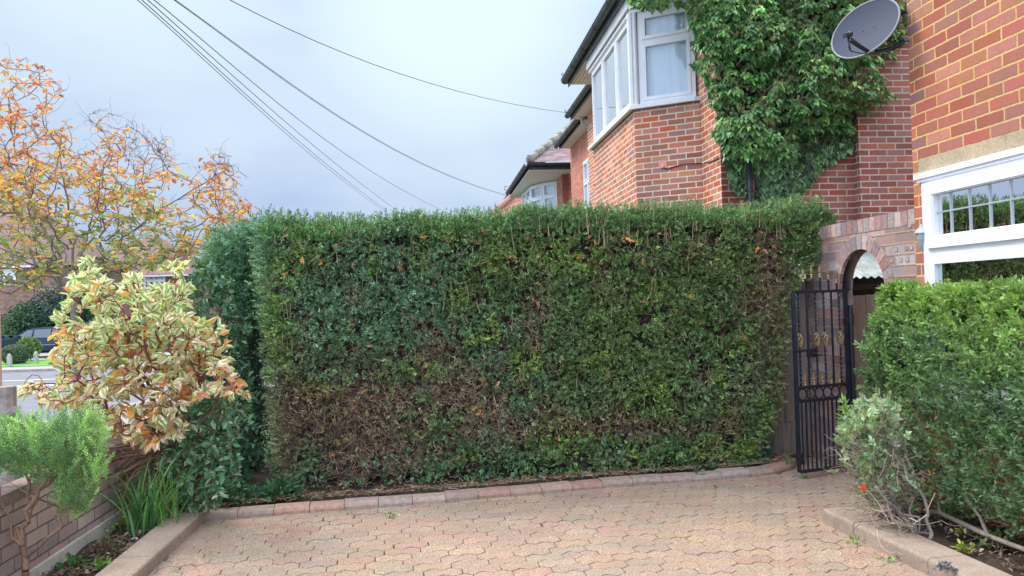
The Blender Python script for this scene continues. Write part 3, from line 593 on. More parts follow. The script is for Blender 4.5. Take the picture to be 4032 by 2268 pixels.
# the room inside
mb = MB(); r0, r1, q = -.13, -4.0, -3.9
mb.box(FW.p(r0, -.26, .3), D1 * (r1 - r0), D2 * (-q), UP * .02); mb.box(FW.p(r0, -.26, 2.6), D1 * (r1 - r0), D2 * (-q), UP * .02); mb.box(FW.p(r0 + .01, -.26, .3), D1 * .02, D2 * -q, UP * 2.3); mb.box(FW.p(r1, -.26, .3), D1 * .02, D2 * -q, UP * 2.3); mb.box(FW.p(r0, q - .26, .3), D1 * (r1 - r0), D2 * .02, UP * 2.3)
mb.build('room', M_room, near)
mb = MB()
for s_ in (-.16, -.42, -.5, -.80): mb.box(FW.p(s_, -1.5, .5), D1 * -.035, D2 * .035, UP * 1.75)
mb.box(FW.p(-.16, -1.5, 2.2), D1 * -.68, D2 * .035, UP * .04); mb.box(FW.p(-.16, -1.5, 1.1), D1 * -.68, D2 * .035, UP * .04); mb.build('inner_door_frame', M_upvc, near)
mb = MB(); roofplane(mb, FW.p(.5, .5, zt), FW.p(-4.6, .5, zt), FW.p(-4.6, -3, zt + 2.6), FW.p(.5, -3, zt + 2.6)); mb.build('roof', M_roof_plum, near)

# wall lantern tucked beside the window frame
lp = FW.p(-.088, .010, 1.655); lan = thing('wall_lantern', 'small grey coach lantern fixed to brick beside the white window frame', 'wall lamp', lp)
mb = MB(); mb.lathe(lp, [(.008, 0), (.014, .015), (.02, .03), (.030, .08), (.032, .115)], 6); mb.build('lamp_glass', pbr('lantern_glass', (.30, .34, .33), .15), lan)
mb = MB(); mb.lathe(lp, [(.040, .115), (.041, .12), (.030, .14), (.014, .155), (.008, .17), (.002, .178)], 6); mb.build('lamp_cap', M_lantern, lan)
mb = MB(); mb.bar(lp + UP * .02, lp + D2 * .02 - UP * .02, .008); mb.box(lp + D2 * .02 - D1 * .02 - UP * .06, D1 * .04, D2 * .006, UP * .12); mb.build('bracket', M_lantern, lan)

# ---------------------------------------------------------------- arched side wall
arch = thing('arched_wall', 'weathered brick garden wall with round arch beside the near house', 'wall', FW.p(.76, 0, 0))
a_c, a_z, a_r = .675, 1.415, .305; th = .105
mb = MB()
def apanel(o):
    P = lambda s_, z_: FW.p(s_, o, z_); n = 24; fs = [[P(.002, -.05), P(a_c - a_r, -.05), P(a_c - a_r, 1.835), P(.002, 1.835)], [P(a_c + a_r, -.05), P(1.53, -.05), P(1.53, 1.835), P(a_c + a_r, 1.835)]]
    for k in range(n):
        t0, t1 = math.pi * k / n, math.pi * (k + 1) / n; x0, x1 = a_c - a_r * math.cos(t0), a_c - a_r * math.cos(t1); fs.append([P(x0, a_z + a_r * math.sin(t0)), P(x1, a_z + a_r * math.sin(t1)), P(x1, 1.835), P(x0, 1.835)])
    return fs
for f in apanel(-.01): mb.face(f)
for f in apanel(-.01 - th): mb.face(f[::-1])
def rev(p, q): mb.face([FW.p(p[0], -.01, p[1]), FW.p(p[0], -.01 - th, p[1]), FW.p(q[0], -.01 - th, q[1]), FW.p(q[0], -.01, q[1])])
rev((a_c - a_r, -.05), (a_c - a_r, a_z)); rev((a_c + a_r, a_z), (a_c + a_r, -.05)); rev((1.53, -.05), (1.53, 1.835)); rev((.002, 1.835), (1.53, 1.835))
aw = mb.build('wall', M_brick_arch, arch)
# arch ring, soldier capping: separate bricks with raked joints
M_bk = attrmat('loose_brick', scale=35, amt=.5, bump=.5); apal = [(.34, .22, .20), (.40, .27, .24), (.28, .20, .20), (.42, .33, .30), (.36, .20, .17), (.30, .25, .24)]
def wedge(cl, pts, o0, o1, c):
    V = np.array([FW.p(s_, o0, z_) for s_, z_ in pts] + [FW.p(s_, o1, z_) for s_, z_ in pts]); n = len(pts)
    cl.raw(V, np.array([[0, 1, 2, 3], [4, 5, 6, 7], [0, 1, 5, 4], [1, 2, 6, 5], [2, 3, 7, 6], [3, 0, 4, 7]]), np.array(c))
mb = MB(); ka = 40
for k in range(ka):
    t0, t1 = math.pi * k / ka, math.pi * (k + 1) / ka; mb.face([FW.p(a_c - rr_ * math.cos(t), -.0075, a_z + rr_ * math.sin(t)) for t, rr_ in ((t0, a_r + .001), (t0, a_r + .112), (t1, a_r + .112), (t1, a_r + .001))])
mb.build('arch_joints', pbr('arch_mortar_ring', (.33, .26, .20), .95, vary=.25, scale=12), arch)
cl = Cloud(); nv = 15
for k in range(nv):
    t0, t1 = math.pi * (k + .05) / nv, math.pi * (k + .95) / nv; f = lambda t, r: (a_c - r * math.cos(t), a_z + r * math.sin(t))
    wedge(cl, [f(t0, a_r + .002), f(t1, a_r + .002), f(t1, a_r + .105), f(t0, a_r + .105)], -.03, -.0045 + random.gauss(0, .0007), np.array(random.choice(apal)) * random.uniform(.8, 1.15))
cl.build('arch_ring', M_bk, arch)
cl = Cloud(); s_ = .004
while s_ < 1.52:
    wd = .068; tz = 1.943 + random.gauss(0, .001); wedge(cl, [(s_, 1.842), (s_ + wd, 1.842), (s_ + wd, tz), (s_, tz)], -.022 - th, -.007 + random.gauss(0, .0008), np.array(random.choice(apal)) * random.uniform(.85, 1.2)); s_ += .077
cl.build('capping_bricks', M_bk, arch)
mb = MB(); FW.box(mb, .004, 1.52, -.018 - th, -.0105, 1.836, 1.938); mb.build('mortar_bed', pbr('arch_mortar', (.36, .27, .17), .95, vary=.25, scale=12), arch)
# moulded dimples and squares on the facing bricks
cl = Cloud()
for s_, z_, kd in [(.06, 1.80, 0), (.10, 1.655, 1), (.22, 1.655, 1), (.05, 1.655, 0), (.17, 1.58, 1), (.28, 1.58, 1), (.10, 1.58, 0), (.30, 1.50, 1), (.08, 1.355, 0), (.25, 1.355, 1), (.20, 1.205, 0), (.06, 1.13, 0), (.30, 1.13, 1), (.13, 1.055, 1), (.27, 1.055, 0), (1.10, 1.13, 0), (1.22, .905, 0), (1.35, 1.205, 1), (1.15, .68, 1)]:
    z_ = math.floor(z_ / .075) * .075 + .0375; n = 4 if kd else 8; r = .021; V = [FW.p(s_ + r * math.cos(2 * math.pi * (k + .5) / n) * 1.1, -.0085 + 0, z_ + r * math.sin(2 * math.pi * (k + .5) / n)) for k in range(n)] + [FW.p(s_ + .6 * r * math.cos(2 * math.pi * (k + .5) / n), -.006, z_ + .6 * r * math.sin(2 * math.pi * (k + .5) / n)) for k in range(n)]
    V += [FW.p(s_, -.0075, z_)]; nb = cl.n; cl.raw(np.array(V), np.array([[k, (k + 1) % n, n + (k + 1) % n, n + k] for k in range(n)]), np.array((.15, .10, .10)) * random.uniform(.8, 1.6)); cl.F.append(np.array([[nb + n + k, nb + n + (k + 1) % n, nb + 2 * n] for k in range(n)])); cl.C[-1] = cl.C[-1].copy(); cl.C[-1][n:] = np.array((.42, .36, .34)) * random.uniform(.6, 1.1)
cl.build('brick_stamp', M_bk, arch)

# ---------------------------------------------------------------- wooden screens behind arch and gate, tin shed
def boards(par, fr, s0, s1, z0, z1, wd=.095, th=.018, mat=M_wood, rails=()):
    s_ = s0
    while s_ < s1 - .01:
        mb = MB(); w2 = min(wd, s1 - s_) - .005; dz = random.gauss(0, .004); o = random.gauss(0, .002); fr.box(mb, s_, s_ + w2, o, o + th, z0 + dz, z1 + dz); mb.build('board', mat, par); s_ += wd
    for z in rails:
        mb = MB(); fr.box(mb, s0, s1, -.04, -.003, z, z + .07); mb.build('rail', mat, par)
FB = Fr(FW.p(1.35, -.62, 0), D2, -D1); Pb = FB.p(-.75, 0, 0)
bg_ = thing('board_gate', 'grey weathered board gate closing the passage behind the brick arch', 'gate', FB.p(.3, 0, 0)); boards(bg_, FB, -.42, 1.2, .05, 1.375, mat=M_wood2, wd=.115, rails=(.3, 1.1))
FP = Fr(FW.p(1.50, .02, 0), -D2, -D1); fp = thing('board_fence', 'brown board fence panel with a wide bottom board beside the hedge end', 'fence', FP.p(.5, 0, 0)); boards(fp, FP, .0, 1.05, .32, 1.50, wd=.11, rails=(.5, 1.3))
mb = MB(); FP.box(mb, -.0, 1.05, -.01, .025, .03, .315); mb.build('gravel_board', M_wood, fp)
shed = thing('tin_shed', 'lean-to with mossy corrugated grey sheet roof seen through the brick arch', 'shed', (3.6, 7.9, 0))
FS = Fr((2.75, 7.35), D2, -D1); mb = MB(); n = 120
for i in range(n):
    a, b = i * .018, (i + 1) * .018; za, zb = .012 * math.sin(a * 2 * math.pi / .075), .012 * math.sin(b * 2 * math.pi / .075)
    mb.face([FS.p(a, .05, 1.535 + za), FS.p(b, .05, 1.535 + zb), FS.p(b, -1.5, 2.05 + zb), FS.p(a, -1.5, 2.05 + za)])
mb.build('roof_sheet', M_tin, shed, smooth=True)
mb = MB(); FS.box(mb, 0, 2.1, -.12, -.05, 1.42, 1.47); mb.build('eaves_rail', pbr('dark_timber', (.05, .045, .04), .85, vary=.3), shed)
mb = MB(); FS.box(mb, 0, 2.1, -1.5, -1.46, 0, 2.0); FS.box(mb, -.04, 0, -1.5, 0, 0, 1.5); FS.box(mb, 2.1, 2.14, -1.5, 0, 0, 1.5); mb.build('wall', M_core, shed)
lp_ = thing('tube_frame', 'black bent metal tube frame leaning by the boards behind the arch', 'metal frame', FB.p(.45, .12, 0)); mb = MB(); p0 = FB.p(.18, .12, 0)
mb.tube([p0, p0 + UP * .50, p0 + UP * .55 + D2 * .03, p0 + UP * .575 + D2 * .08, p0 + UP * .58 + D2 * .40, p0 + UP * .55 + D2 * .45, p0 + UP * .5 + D2 * .46, p0 + D2 * .46], .011); mb.build('tube', M_black, lp_, smooth=True)

# ---------------------------------------------------------------- wrought iron gate, standing open
G0, G1 = np.array([2.605, 6.02, 0]), np.array([2.128, 5.83, 0]); GL = np.linalg.norm(G1 - G0); FG = Fr(G0, G1 - G0, -D1)
FG.n = nrm(np.cross(FG.t, UP)); FG.n = FG.n if FG.n[1] < 0 else -FG.n
gt = thing('iron_gate', 'black wrought iron garden gate with gold spear tips and basket twists, standing open', 'gate', G0)
zb, zt_, zr1, zr2 = .055, 1.415, .585, .690
mb = MB(); b = .012
mb.bar(FG.p(0, 0, zb), FG.p(0, 0, zt_), .026); mb.bar(FG.p(GL, 0, zb), FG.p(GL, 0, zt_), .026)
for z in (zb, zr1, zr2): mb.bar(FG.p(.013, 0, z), FG.p(GL - .013, 0, z), .020)
mb.bar(FG.p(-.03, 0, zt_), FG.p(GL, 0, zt_), .022)
mb.build('gate_frame', M_black, gt)
mb = MB(); hp = FG.p(-.045, .0, 0); mb.tube([hp + UP * .0, hp + UP * 1.30], .020, 8); mb.build('hinge_post', M_black, gt)
for z in (.25, 1.18):
    mb = MB(); mb.bar(FG.p(-.06, .0, z), FG.p(.02, 0, z), .03); mb.tube([FG.p(-.045, 0, z - .03), FG.p(-.045, 0, z + .05)], .026, 8); mb.build('hinge', M_black, gt)
ups = [(.145, 1), (.285, 0), (.42, 1), (.58, 1), (.735, 0), (.90, 1)]
for f, tw in [(1 - q, w_) for q, w_ in [(.09, 1), (.25, 0), (.41, 1), (.57, 1), (.72, 0), (.87, 1)]]:
    s_ = f * GL; mb = MB()
    if not tw: mb.bar(FG.p(s_, 0, zr2), FG.p(s_, 0, zt_), b); mb.build('bar', M_black, gt)
    else:
        zc = 1.045; hh = .055
        for z0_, z1_ in ((zr2, zc - hh), (zc + hh, zt_)):
            mb = MB()
            L = z1_ - z0_; m = int(L / .012)
            P = [FG.p(s_, 0, z0_ + L * i / m) for i in range(m + 1)]; r = .0085
            for i in range(m):
                t0, t1 = i * .55, (i + 1) * .55
                for k in range(4):
                    c = lambda t, kk: FG.t * r * math.cos(t + kk * math.pi / 2) + FG.n * r * math.sin(t + kk * math.pi / 2)
                    mb.face([P[i] + c(t0, k), P[i] + c(t0, k + 1), P[i + 1] + c(t1, k + 1), P[i + 1] + c(t1, k)])
            mb.build('twisted_bar', M_black, gt)
        mb = MB()
        for k in range(4):
            pts = []
            for i in range(11):
                u = i / 10; rr = .003 + .021 * math.sin(math.pi * u); t = k * math.pi / 2 + u * math.pi * 1.15; pts.append(FG.p(s_, 0, zc - hh + 2 * hh * u) + FG.t * rr * math.cos(t) + FG.n * rr * math.sin(t))
            mb.tube(pts, .0042, 5)
        mb.build('basket_twist', M_gold, gt, smooth=True)
def spear(s_, z, h=.105):
    mb = MB(); c = FG.p(s_, 0, z); mb.lathe(c, [(.008, 0), (.009, .012), (.006, .016), (.006, .024), (.011, .028), (.006, .034)], 8); k = [FG.t, FG.n]
    prof = [(.034, .004), (.050, .019), (.058, .009), (.062, .015), (h, .001)]
    for (z0_, w0), (z1_, w1) in zip(prof[:-1], prof[1:]):
        q0 = [c + UP * z0_ + FG.t * w0, c + UP * z0_ + FG.n * w0 * .4, c + UP * z0_ - FG.t * w0, c + UP * z0_ - FG.n * w0 * .4]; q1 = [c + UP * z1_ + FG.t * w1, c + UP * z1_ + FG.n * w1 * .4, c + UP * z1_ - FG.t * w1, c + UP * z1_ - FG.n * w1 * .4]
        for i in range(4): mb.face([q0[i], q0[(i + 1) % 4], q1[(i + 1) % 4], q1[i]])
    return mb.build('spear_tip', M_gold, gt)
for f, h in ((.84, .16), (.68, .19), (.52, .205), (.36, .20), (.20, .175)):
    s_ = (1 - f) * GL if False else (1 - f) * GL; hb = h - .10; mb = MB(); mb.bar(FG.p(s_, 0, zt_), FG.p(s_, 0, zt_ + hb), b); mb.build('bar', M_black, gt); spear(s_, zt_ + hb)
for i in range(5): spear((1 - (.17 + i * .165)) * GL, zr2 + .008, .10)
for i in range(6):
    s_ = (1 - (.03 + (i + .5) * .158)) * GL + .0; cz = (zr1 + zr2) / 2; r = .043; mb = MB(); pts = [FG.p(s_ + r * math.cos(t) * .92, 0, cz + r * math.sin(t)) for t in np.linspace(0, 2 * math.pi, 21)]; mb.tube(pts, .0065, 5, cap=False); mb.build('ring', M_black, gt, smooth=True)
for i in range(11):
    s_ = GL * (i + 1) / 12; mb = MB(); mb.bar(FG.p(s_, 0, zb), FG.p(s_, 0, zr1), b if i % 2 else b * .8); mb.build('bar', M_black, gt)
mb = MB(); mb.bar(FG.p(GL + .03, .014, .965), FG.p(GL * .62, .014, .975), .016); mb.box(FG.p(GL * .80, .005, .915), -FG.t * .09, FG.n * .02, UP * .06); mb.tube([FG.p(GL * .75, .03, .94), FG.p(GL * .68, .035, .945), FG.p(GL * .60, .035, .925), FG.p(GL * .55, .035, .93)], .006, 6); mb.build('latch', M_black, gt)

# ---------------------------------------------------------------- satellite dish on the house corner
nd_ = nrm([-.80, -.45, .40]); dc = at(3403, 112, 5.22); ha = nrm(np.cross(UP, nd_)); va = nrm(np.cross(nd_, ha)); dish = thing('satellite_dish', 'grey oval satellite dish bracketed off the corner of the near house', 'satellite dish', dc - UP * .3)
# oval with its long axis leaning
A_, B_ = .262, .222; mb = MB(); rings = 8; seg = 40; tl = rad(-18)
def dp(r, t, back=0): x = A_ * r * math.cos(t); y = B_ * r * math.sin(t); x, y = x * math.cos(tl) - y * math.sin(tl), x * math.sin(tl) + y * math.cos(tl); return dc + ha * x + va * y + nd_ * (.045 * r * r - .045 - back)
for i in range(rings):
    for k in range(seg):
        t0, t1 = 2 * math.pi * k / seg, 2 * math.pi * (k + 1) / seg; r0, r1 = i / rings, (i + 1) / rings
        mb.face([dp(r0, t0), dp(r1, t0), dp(r1, t1), dp(r0, t1)] if i else [dp(0, 0), dp(r1, t0), dp(r1, t1)])
        mb.face([dp(r0, t1, .006), dp(r1, t1, .006), dp(r1, t0, .006), dp(r0, t0, .006)] if i else [dp(0, 0, .006), dp(r1, t1, .006), dp(r1, t0, .006)])
mb.build('dish', M_dish, dish, smooth=True)
mb = MB(); mb.tube([dp(1, t, .003) for t in np.linspace(0, 2 * math.pi, 49)], .0065, 6, cap=False); mb.build('rim', pbr('dish_rim', (.26, .27, .26), .6, vary=.2, scale=9), dish, smooth=True)
for x, y in ((3400, 124), (3441, 108), (3435, 181)):
    mb = MB(); q = onpl(x, y, dc - nd_ * .030, nd_); mb.lathe(q, [(.004, 0), (.004, .005), (.001, .007)], 8, nd_); mb.build('bolt', M_black, dish)
lnb = at(3340, 137, 4.98); armb = at(3421, 205, 5.13)
mb = MB(); mid = lnb * .55 + armb * .45 - UP * .006; mb.tube([armb, armb * .6 + lnb * .4 - UP * .012, mid - UP * .01, lnb + (armb - lnb) * .12 - UP * .02], [.013, .014, .014, .016], 8); mb.build('arm', M_black, dish, smooth=True)
mb = MB(); ld = nrm(dc - lnb); mb.tube([lnb - ld * .035, lnb + ld * .015, lnb + ld * .03], [.013, .020, .022], 10); mb.box(lnb - ld * .07 - UP * .012 - ha * .014, ld * .05, UP * .028, ha * .028); mb.tube([lnb - UP * .005, lnb - UP * .04], .008, 6); mb.build('receiver', M_black, dish)
for dx in (0, .008):
    mb = MB(); s_ = lnb - UP * .04 + ha * dx; mb.tube([s_, s_ - UP * .035 + ld * .002, s_ - UP * (.065 + dx) + ld * .02, s_ * .5 + armb * .5 - UP * .045, armb - UP * .01], .0032, 5); mb.build('lead', M_wire, dish)
bk = dc - nd_ * .06; cnr = FW.p(-.005, .0, 0); mb = MB(); w1_ = np.array([cnr[0], cnr[1], dc[2] - .13]); w2_ = np.array([cnr[0], cnr[1], dc[2] + .02])
mb.tube([bk + va * .04 - nd_ * .03, np.array([bk[0] + .045, bk[1] + .02, dc[2] - .05]), np.array([bk[0] + .05, bk[1] + .02, dc[2] - .15]), w1_ * .5 + .5 * np.array([bk[0] + .06, bk[1], dc[2] - .19]), w1_ + D1 * .02], .017, 8)
mb.box(bk - ha * .03 - va * .05, ha * .06, va * .1, -nd_ * .03); mb.bar(bk + UP * .05 - nd_ * .02, w2_ + UP * .03, .022); mb.build('bracket', M_black, dish)
c0_ = at(3425, 212, 5.13); mb = MB(); mb.tube([armb, c0_, at(3500, 195, 5.12), at(3540, 175, 5.10), at(3578, 160, 5.06)], .0055, 6); mb.build('cable', M_wire, dish)

# ---------------------------------------------------------------- neighbour's house with first-floor bay
Bc = np.array([2.505, 9.04, 0.]); FL = Fr(Bc, D2, -D1); FF = Fr(Bc, D1, -D2)
nb_ = thing('brick_house', 'red brick house behind the hedge with white upstairs bay window and ivy', 'house', Bc)
ZE = 5.38
mb = MB(); FL.box(mb, 0, 5.2, -.22, 0, -.1, ZE); mb.build('flank_wall', M_brick_flank, nb_)
mb = MB(); FL.box(mb, 1.645, 2.75, 0, .125, -.1, 7.5); mb.build('chimney_breast', M_brick_flank, nb_)
mb = MB(); FF.box(mb, .0, 7.6, -.22, .002, -.1, ZE); mb.build('front_wall', M_brick_bay, nb_)
# bay
b0 = FF.p(.64, .004, 0); b1 = np.array([1.672, 10.05, 0]); b2 = b1 + D1 * 2.62; b3 = b2 + (b0 - b1) @ D2 * D2 + D1 * .42
FA = Fr(b1, b0 - b1, 0 * D1 + np.array([b0[1] - b1[1], -(b0[0] - b1[0]), 0])); LA = np.linalg.norm(b0 - b1)
if FA.n[1] > 0: FA.n = -FA.n
FB1 = Fr(b1, D1, -D2); FC = Fr(b2, b3 - b2, D1)
SZ = 3.86; HZ = 5.13
mb = MB()
for p, q in ((b1, b0), (b2, b1), (b3, b2)): mb.face([p - UP * .1, q - UP * .1, q + UP * SZ, p + UP * SZ])
mb.build('bay_wall', M_brick_bay, nb_)
def slab(pts, z0, z1, mat, name, par):
    mb = MB(); n = len(pts); lo = [np.array([p[0], p[1], z0]) for p in pts]; hi = [np.array([p[0], p[1], z1]) for p in pts]
    ar = sum(pts[i][0] * pts[(i + 1) % n][1] - pts[(i + 1) % n][0] * pts[i][1] for i in range(n))
    if ar < 0: lo.reverse(); hi.reverse()
    mb.face(hi); mb.face(lo[::-1])
    for i in range(n): mb.face([lo[i], lo[(i + 1) % n], hi[(i + 1) % n], hi[i]])
    return mb.build(name, mat, par)
def offs(p, fr, d): return p + fr.n * d
na, nb1, nc = FA.n, FB1.n, FC.n
def bayring(d):
    def inter(f1, f2):
        A2 = np.array([f1.n[:2], f2.n[:2]]); r_ = np.array([(f1.P + f1.n * d)[:2] @ f1.n[:2], (f2.P + f2.n * d)[:2] @ f2.n[:2]]); return np.linalg.solve(A2, r_)
    c1_ = inter(FA, FB1); c2_ = inter(FB1, FC); e0 = inter(FA, FF); e3 = inter(FC, FF); return [np.array([*x, 0]) for x in (e0, c1_, c2_, e3)]
slab([*bayring(.075), FF.p(1.5, -.1, 0), FF.p(.7, -.1, 0)][:4] + [FF.p(3.4, -.1, 0), FF.p(.6, -.1, 0)], SZ, SZ + .05, M_upvc_d, 'window_sill', nb_)
slab(bayring(.02)[:4] + [FF.p(3.4, -.1, 0), FF.p(.6, -.1, 0)], SZ - .006, SZ - .001, M_dark, 'sill_bed', nb_)
# windows of the bay
cs = sorted([FB1.s_of(x, 250)[0] for x in (2456, 2407)])
window(nb_, FB1, .06, 2.56, SZ + .05, HZ, cols=[.86, 1.72], fw=.06, casew=.035, mat=M_upvc_d)
window(nb_, FA, .08, LA - .04, SZ + .05, HZ, trans=[4.735], fw=.055, casew=.045, mat=M_upvc_d, pleat=.01)
window(nb_, FC, .05, .75, SZ + .05, HZ, fw=.055, mat=M_upvc_d)
mb = MB()
for k, (r_, dx) in enumerate(((.045, 0), (.03, .05), (.03, -.05))):
    c = b1 + (FA.n + FB1.n) * .012 + (FA.t if dx > 0 else FB1.t) * abs(dx); mb.tube([c + UP * (SZ + .05), c + UP * HZ], r_, 8)
mb.build('corner_post', M_upvc_d, nb_)
mb = MB()
rg0, rg1, rg2 = bayring(.0), bayring(.03), bayring(.06)
for rg, z0_, z1_ in ((rg1, HZ, HZ + .035), (rg0, HZ + .035, HZ + .06), (rg2, HZ + .06, ZE - .02)):
    for p, q in zip(rg[:-1], rg[1:]): mb.face([q + UP * z0_, p + UP * z0_, p + UP * z1_, q + UP * z1_]); mb.face([p + UP * z0_, q + UP * z0_, q - (q - p) * 0 + D2 * .1 + UP * z0_, p + D2 * .1 + UP * z0_])
mb.build('window_head', M_upvc_d, nb_)
# eaves over the bay run parallel to the front
g0, g1 = FF.p(-.35, .885, 0), FF.p(5.22, .885, 0)
e0 = FF.p(-.3, .82, 0); e1 = FF.p(5.20, .82, 0)
slab([e0, e1, FF.p(5.20, -.1, 0), FF.p(-.3, -.1, 0)], ZE - .02, ZE, M_soffit, 'soffit', nb_)
mb = MB(); 
for k in range(1, 12): q = FF.p(-.3, .0 + k * .067, ZE - .0235); mb.box(q, D1 * 5.48, -D2 * .006, UP * .003)
mb.build('soffit_joint', M_gut_top, nb_)
mb = MB(); mb.box(e0 + UP * (ZE - .07), D1 * 5.5, -D2 * .02, UP * .19); mb.build('fascia', M_gutter, nb_)
gutter(nb_, [g0 + UP * (ZE + .075), g1 + UP * (ZE + .075)], .072, .85)
mb = MB(); roofplane(mb, g0 + UP * (ZE + .11) - nb1 * .03, g1 + UP * (ZE + .11) - nb1 * .03, g1 + D2 * 4 + UP * (ZE + 3.6), g0 + D2 * 4 + D1 * 3.9 + UP * (ZE + 3.6)); roofplane(mb, g0 + UP * (ZE + .11), g0 + D2 * 9 + UP * (ZE + .11), g0 + D2 * 9 + D1 * 3.9 + UP * (ZE + 3.6), g0 + D2 * 4 + D1 * 3.9 + UP * (ZE + 3.6))
mb.face([g1 + UP * (ZE + .11), g1 + D2 * 4 + UP * (ZE + 3.6), g1 + D2 * 4 + UP * ZE, g1 + UP * ZE]); 
# main eaves further along
h0, h1 = FF.p(5.24, .36, 0), FF.p(7.95, .36, 0); k0, k1 = FF.p(5.24, .29, 0), FF.p(7.93, .29, 0)
roofplane(mb, h0 + UP * (ZE + .12), h1 + UP * (ZE + .12), h1 + D2 * 4.5 + UP * (ZE + 4), h0 + D2 * 4.5 + UP * (ZE + 4))
mb.build('roof', M_roof_red, nb_)
slab([k0, k1, FF.p(7.93, -.1, 0), FF.p(5.24, -.1, 0)], ZE - .02, ZE - .001, M_soffit, 'soffit', nb_)
mb = MB(); mb.box(k0 + UP * (ZE - .05), D1 * 2.69, -D2 * .02, UP * .19); mb.build('fascia', M_gutter, nb_)
gutter(nb_, [h0 + UP * (ZE + .075), h1 + UP * (ZE + .075)], .062, .85)
for q in (g1, h1):
    mb = MB(); c = q + UP * (ZE + .15) - nb1 * 0; mb.tube([c + D2 * .06, c - D1 * -.02, c - D2 * .05 + UP * .005, c - D2 * .07 + UP * .03, c - D2 * .05 + UP * .05, c - D2 * .03 + UP * .035], .008, 5); mb.build('hip_iron', M_black, nb_)
# downpipe, cable, terracotta cover
px, _ = FL.s_of(2937, 700); mb = MB(); q = FL.p(px, .10, 0); mb.tube([q, q + UP * 4.2], .035, 12); mb.build('downpipe', M_pipe, nb_, smooth=True)
for z in (1.2, 2.6, 3.7): mb = MB(); mb.tube([q + UP * z, q + UP * (z + .05)], .042, 12); mb.box(q + UP * z + D1 * .02 - D2 * .05, D2 * .1, D1 * .07, UP * .04); mb.build('pipe_clip', M_pipe, nb_)
sv, zv = FA.s_of(2610, 647); mb = MB(); FA.box(mb, sv - .052, sv + .052, .001, .010, zv - .052, zv + .052); a_ = FA.p(sv + .005, .008, zv - .05); mb.tube([a_ + UP * .06, a_ + UP * .03 + FA.n * .012, a_ + FA.n * .020], [.003, .012, .018], 8); mb.build('vent_cover', M_terra, nb_)
cp = []
for x, y in ((2616, 663), (2632, 666), (2655, 657), (2690, 648), (2730, 645), (2768, 643)): s_, z_ = FA.s_of(x, y); cp.append(FA.p(s_, .012, z_))
for x, y in ((2800, 638), (2820, 630), (2845, 616), (2875, 600)): s_, z_ = FF.s_of(x, y); cp.append(FF.p(max(s_, .02), .014, z_))
mb = MB(); mb.tube(cp, .0075, 5); mb.build('cable', M_wire, nb_)

# ---------------------------------------------------------------- next house: smooth red front with tall window
P2 = FF.p(7.62, -.27, 0); F2 = Fr(P2, D1, -D2); h2 = thing('brick_house', 'orange-red brick house with a narrow tall white window, second house behind the hedge', 'house', P2)
so_ = -.0
mb = MB(); F2.box(mb, .0, 3.6, -.22, so_, -.5, ZE); mb.box(F2.p(3.4, -.22, -.5), D1 * .2, D2 * 4, UP * 5.7); mb.build('wall', M_brick_orange, h2)
sa_, _ = F2.s_of(2302, 700); sb_, _ = F2.s_of(2338, 700)
z2t = F2.s_of(2318, 622)[1]; z2m = F2.s_of(2318, 712)[1]; window(h2, F2, min(sa_, 3.2), max(sb_, .05), 2.2, z2t, cols=[(sa_ + sb_) / 2], trans=[z2m], fw=.06, o=so_ + .03, dep=.06)
q0, q1 = F2.p(.0, .30, 0), F2.p(3.55, .30, 0)
slab([q0, q1, F2.p(3.55, -.2, 0), F2.p(0, -.2, 0)], ZE - .02, ZE, M_soffit, 'soffit', h2); mb = MB(); mb.box(F2.p(0, .28, ZE - .04), D1 * 3.55, -D2 * .02, UP * .17); mb.build('fascia', M_gutter, h2)
gutter(h2, [F2.p(0, .36, ZE + .06), F2.p(3.6, .36, ZE + .06)], .062, .85)
mb = MB(); roofplane(mb, F2.p(0, .34, ZE + .1), F2.p(3.6, .34, ZE + .1), F2.p(3.6, -4, ZE + 3.6), F2.p(0, -4, ZE + 3.6)); mb.build('roof', M_roof_plum, h2)
mb = MB(); c = F2.p(.12, .36, ZE); mb.tube([c, c - UP * .12, c - UP * .22 + D2 * .08, c - UP * .24 + D2 * .36], .035, 8); mb.build('downpipe', pbr('grey_pipe', (.45, .47, .50), .5), h2, smooth=True)
mb = MB(); c = F2.p(3.6, .34, ZE + .13); mb.tube([c, c + D1 * .06 + UP * .04, c + D1 * .07 + UP * .10, c + D1 * .02 + UP * .11, c + UP * .08], .010, 5); mb.build('hip_iron', M_black, h2)

# ---------------------------------------------------------------- third house: hipped roof with lichened hip tiles, bay window
ec = onpl(2083, 646, [0, 21.1, 0], -D1); ec = at(2083, 646, 21.1); ZE3 = ec[2]; ec[2] = 0
h3 = thing('brick_house', 'farther house with plum tiled hipped roof, black gutter and curved white bay window', 'house', ec)
F3 = Fr(ec, D2, -D1); F3s = Fr(ec, D1, -D2)
mb = MB(); roofplane(mb, F3.p(0, 0, ZE3 + .06), F3.p(5, 0, ZE3 + .06), F3.p(5, -4, ZE3 + 3.5), F3.p(4, -4, ZE3 + 3.5)); roofplane(mb, F3s.p(8, 0, ZE3 + .06), F3s.p(0, 0, ZE3 + .06), F3s.p(4, -4, ZE3 + 3.5), F3s.p(8, -4, ZE3 + 3.5)); mb.build('roof', M_roof_plum, h3)
mb = MB(); p, q = F3.p(0, 0, ZE3 + .10), F3.p(4, -4, ZE3 + 3.56); n = 16
for i in range(n): a = p + (q - p) * i / n; b = p + (q - p) * (i + .97) / n; mb.tube([a, b], [.115, .095], 8)
hp_ = mb.build('hip_tiles', M_hip, h3, smooth=True)
gutter(h3, [F3.p(4, .06, ZE3), F3.p(-.04, .06, ZE3)], .07, 1.6); gutter(h3, [F3s.p(-.04, .06, ZE3), F3s.p(5.6, .06, ZE3)], .07, .8)
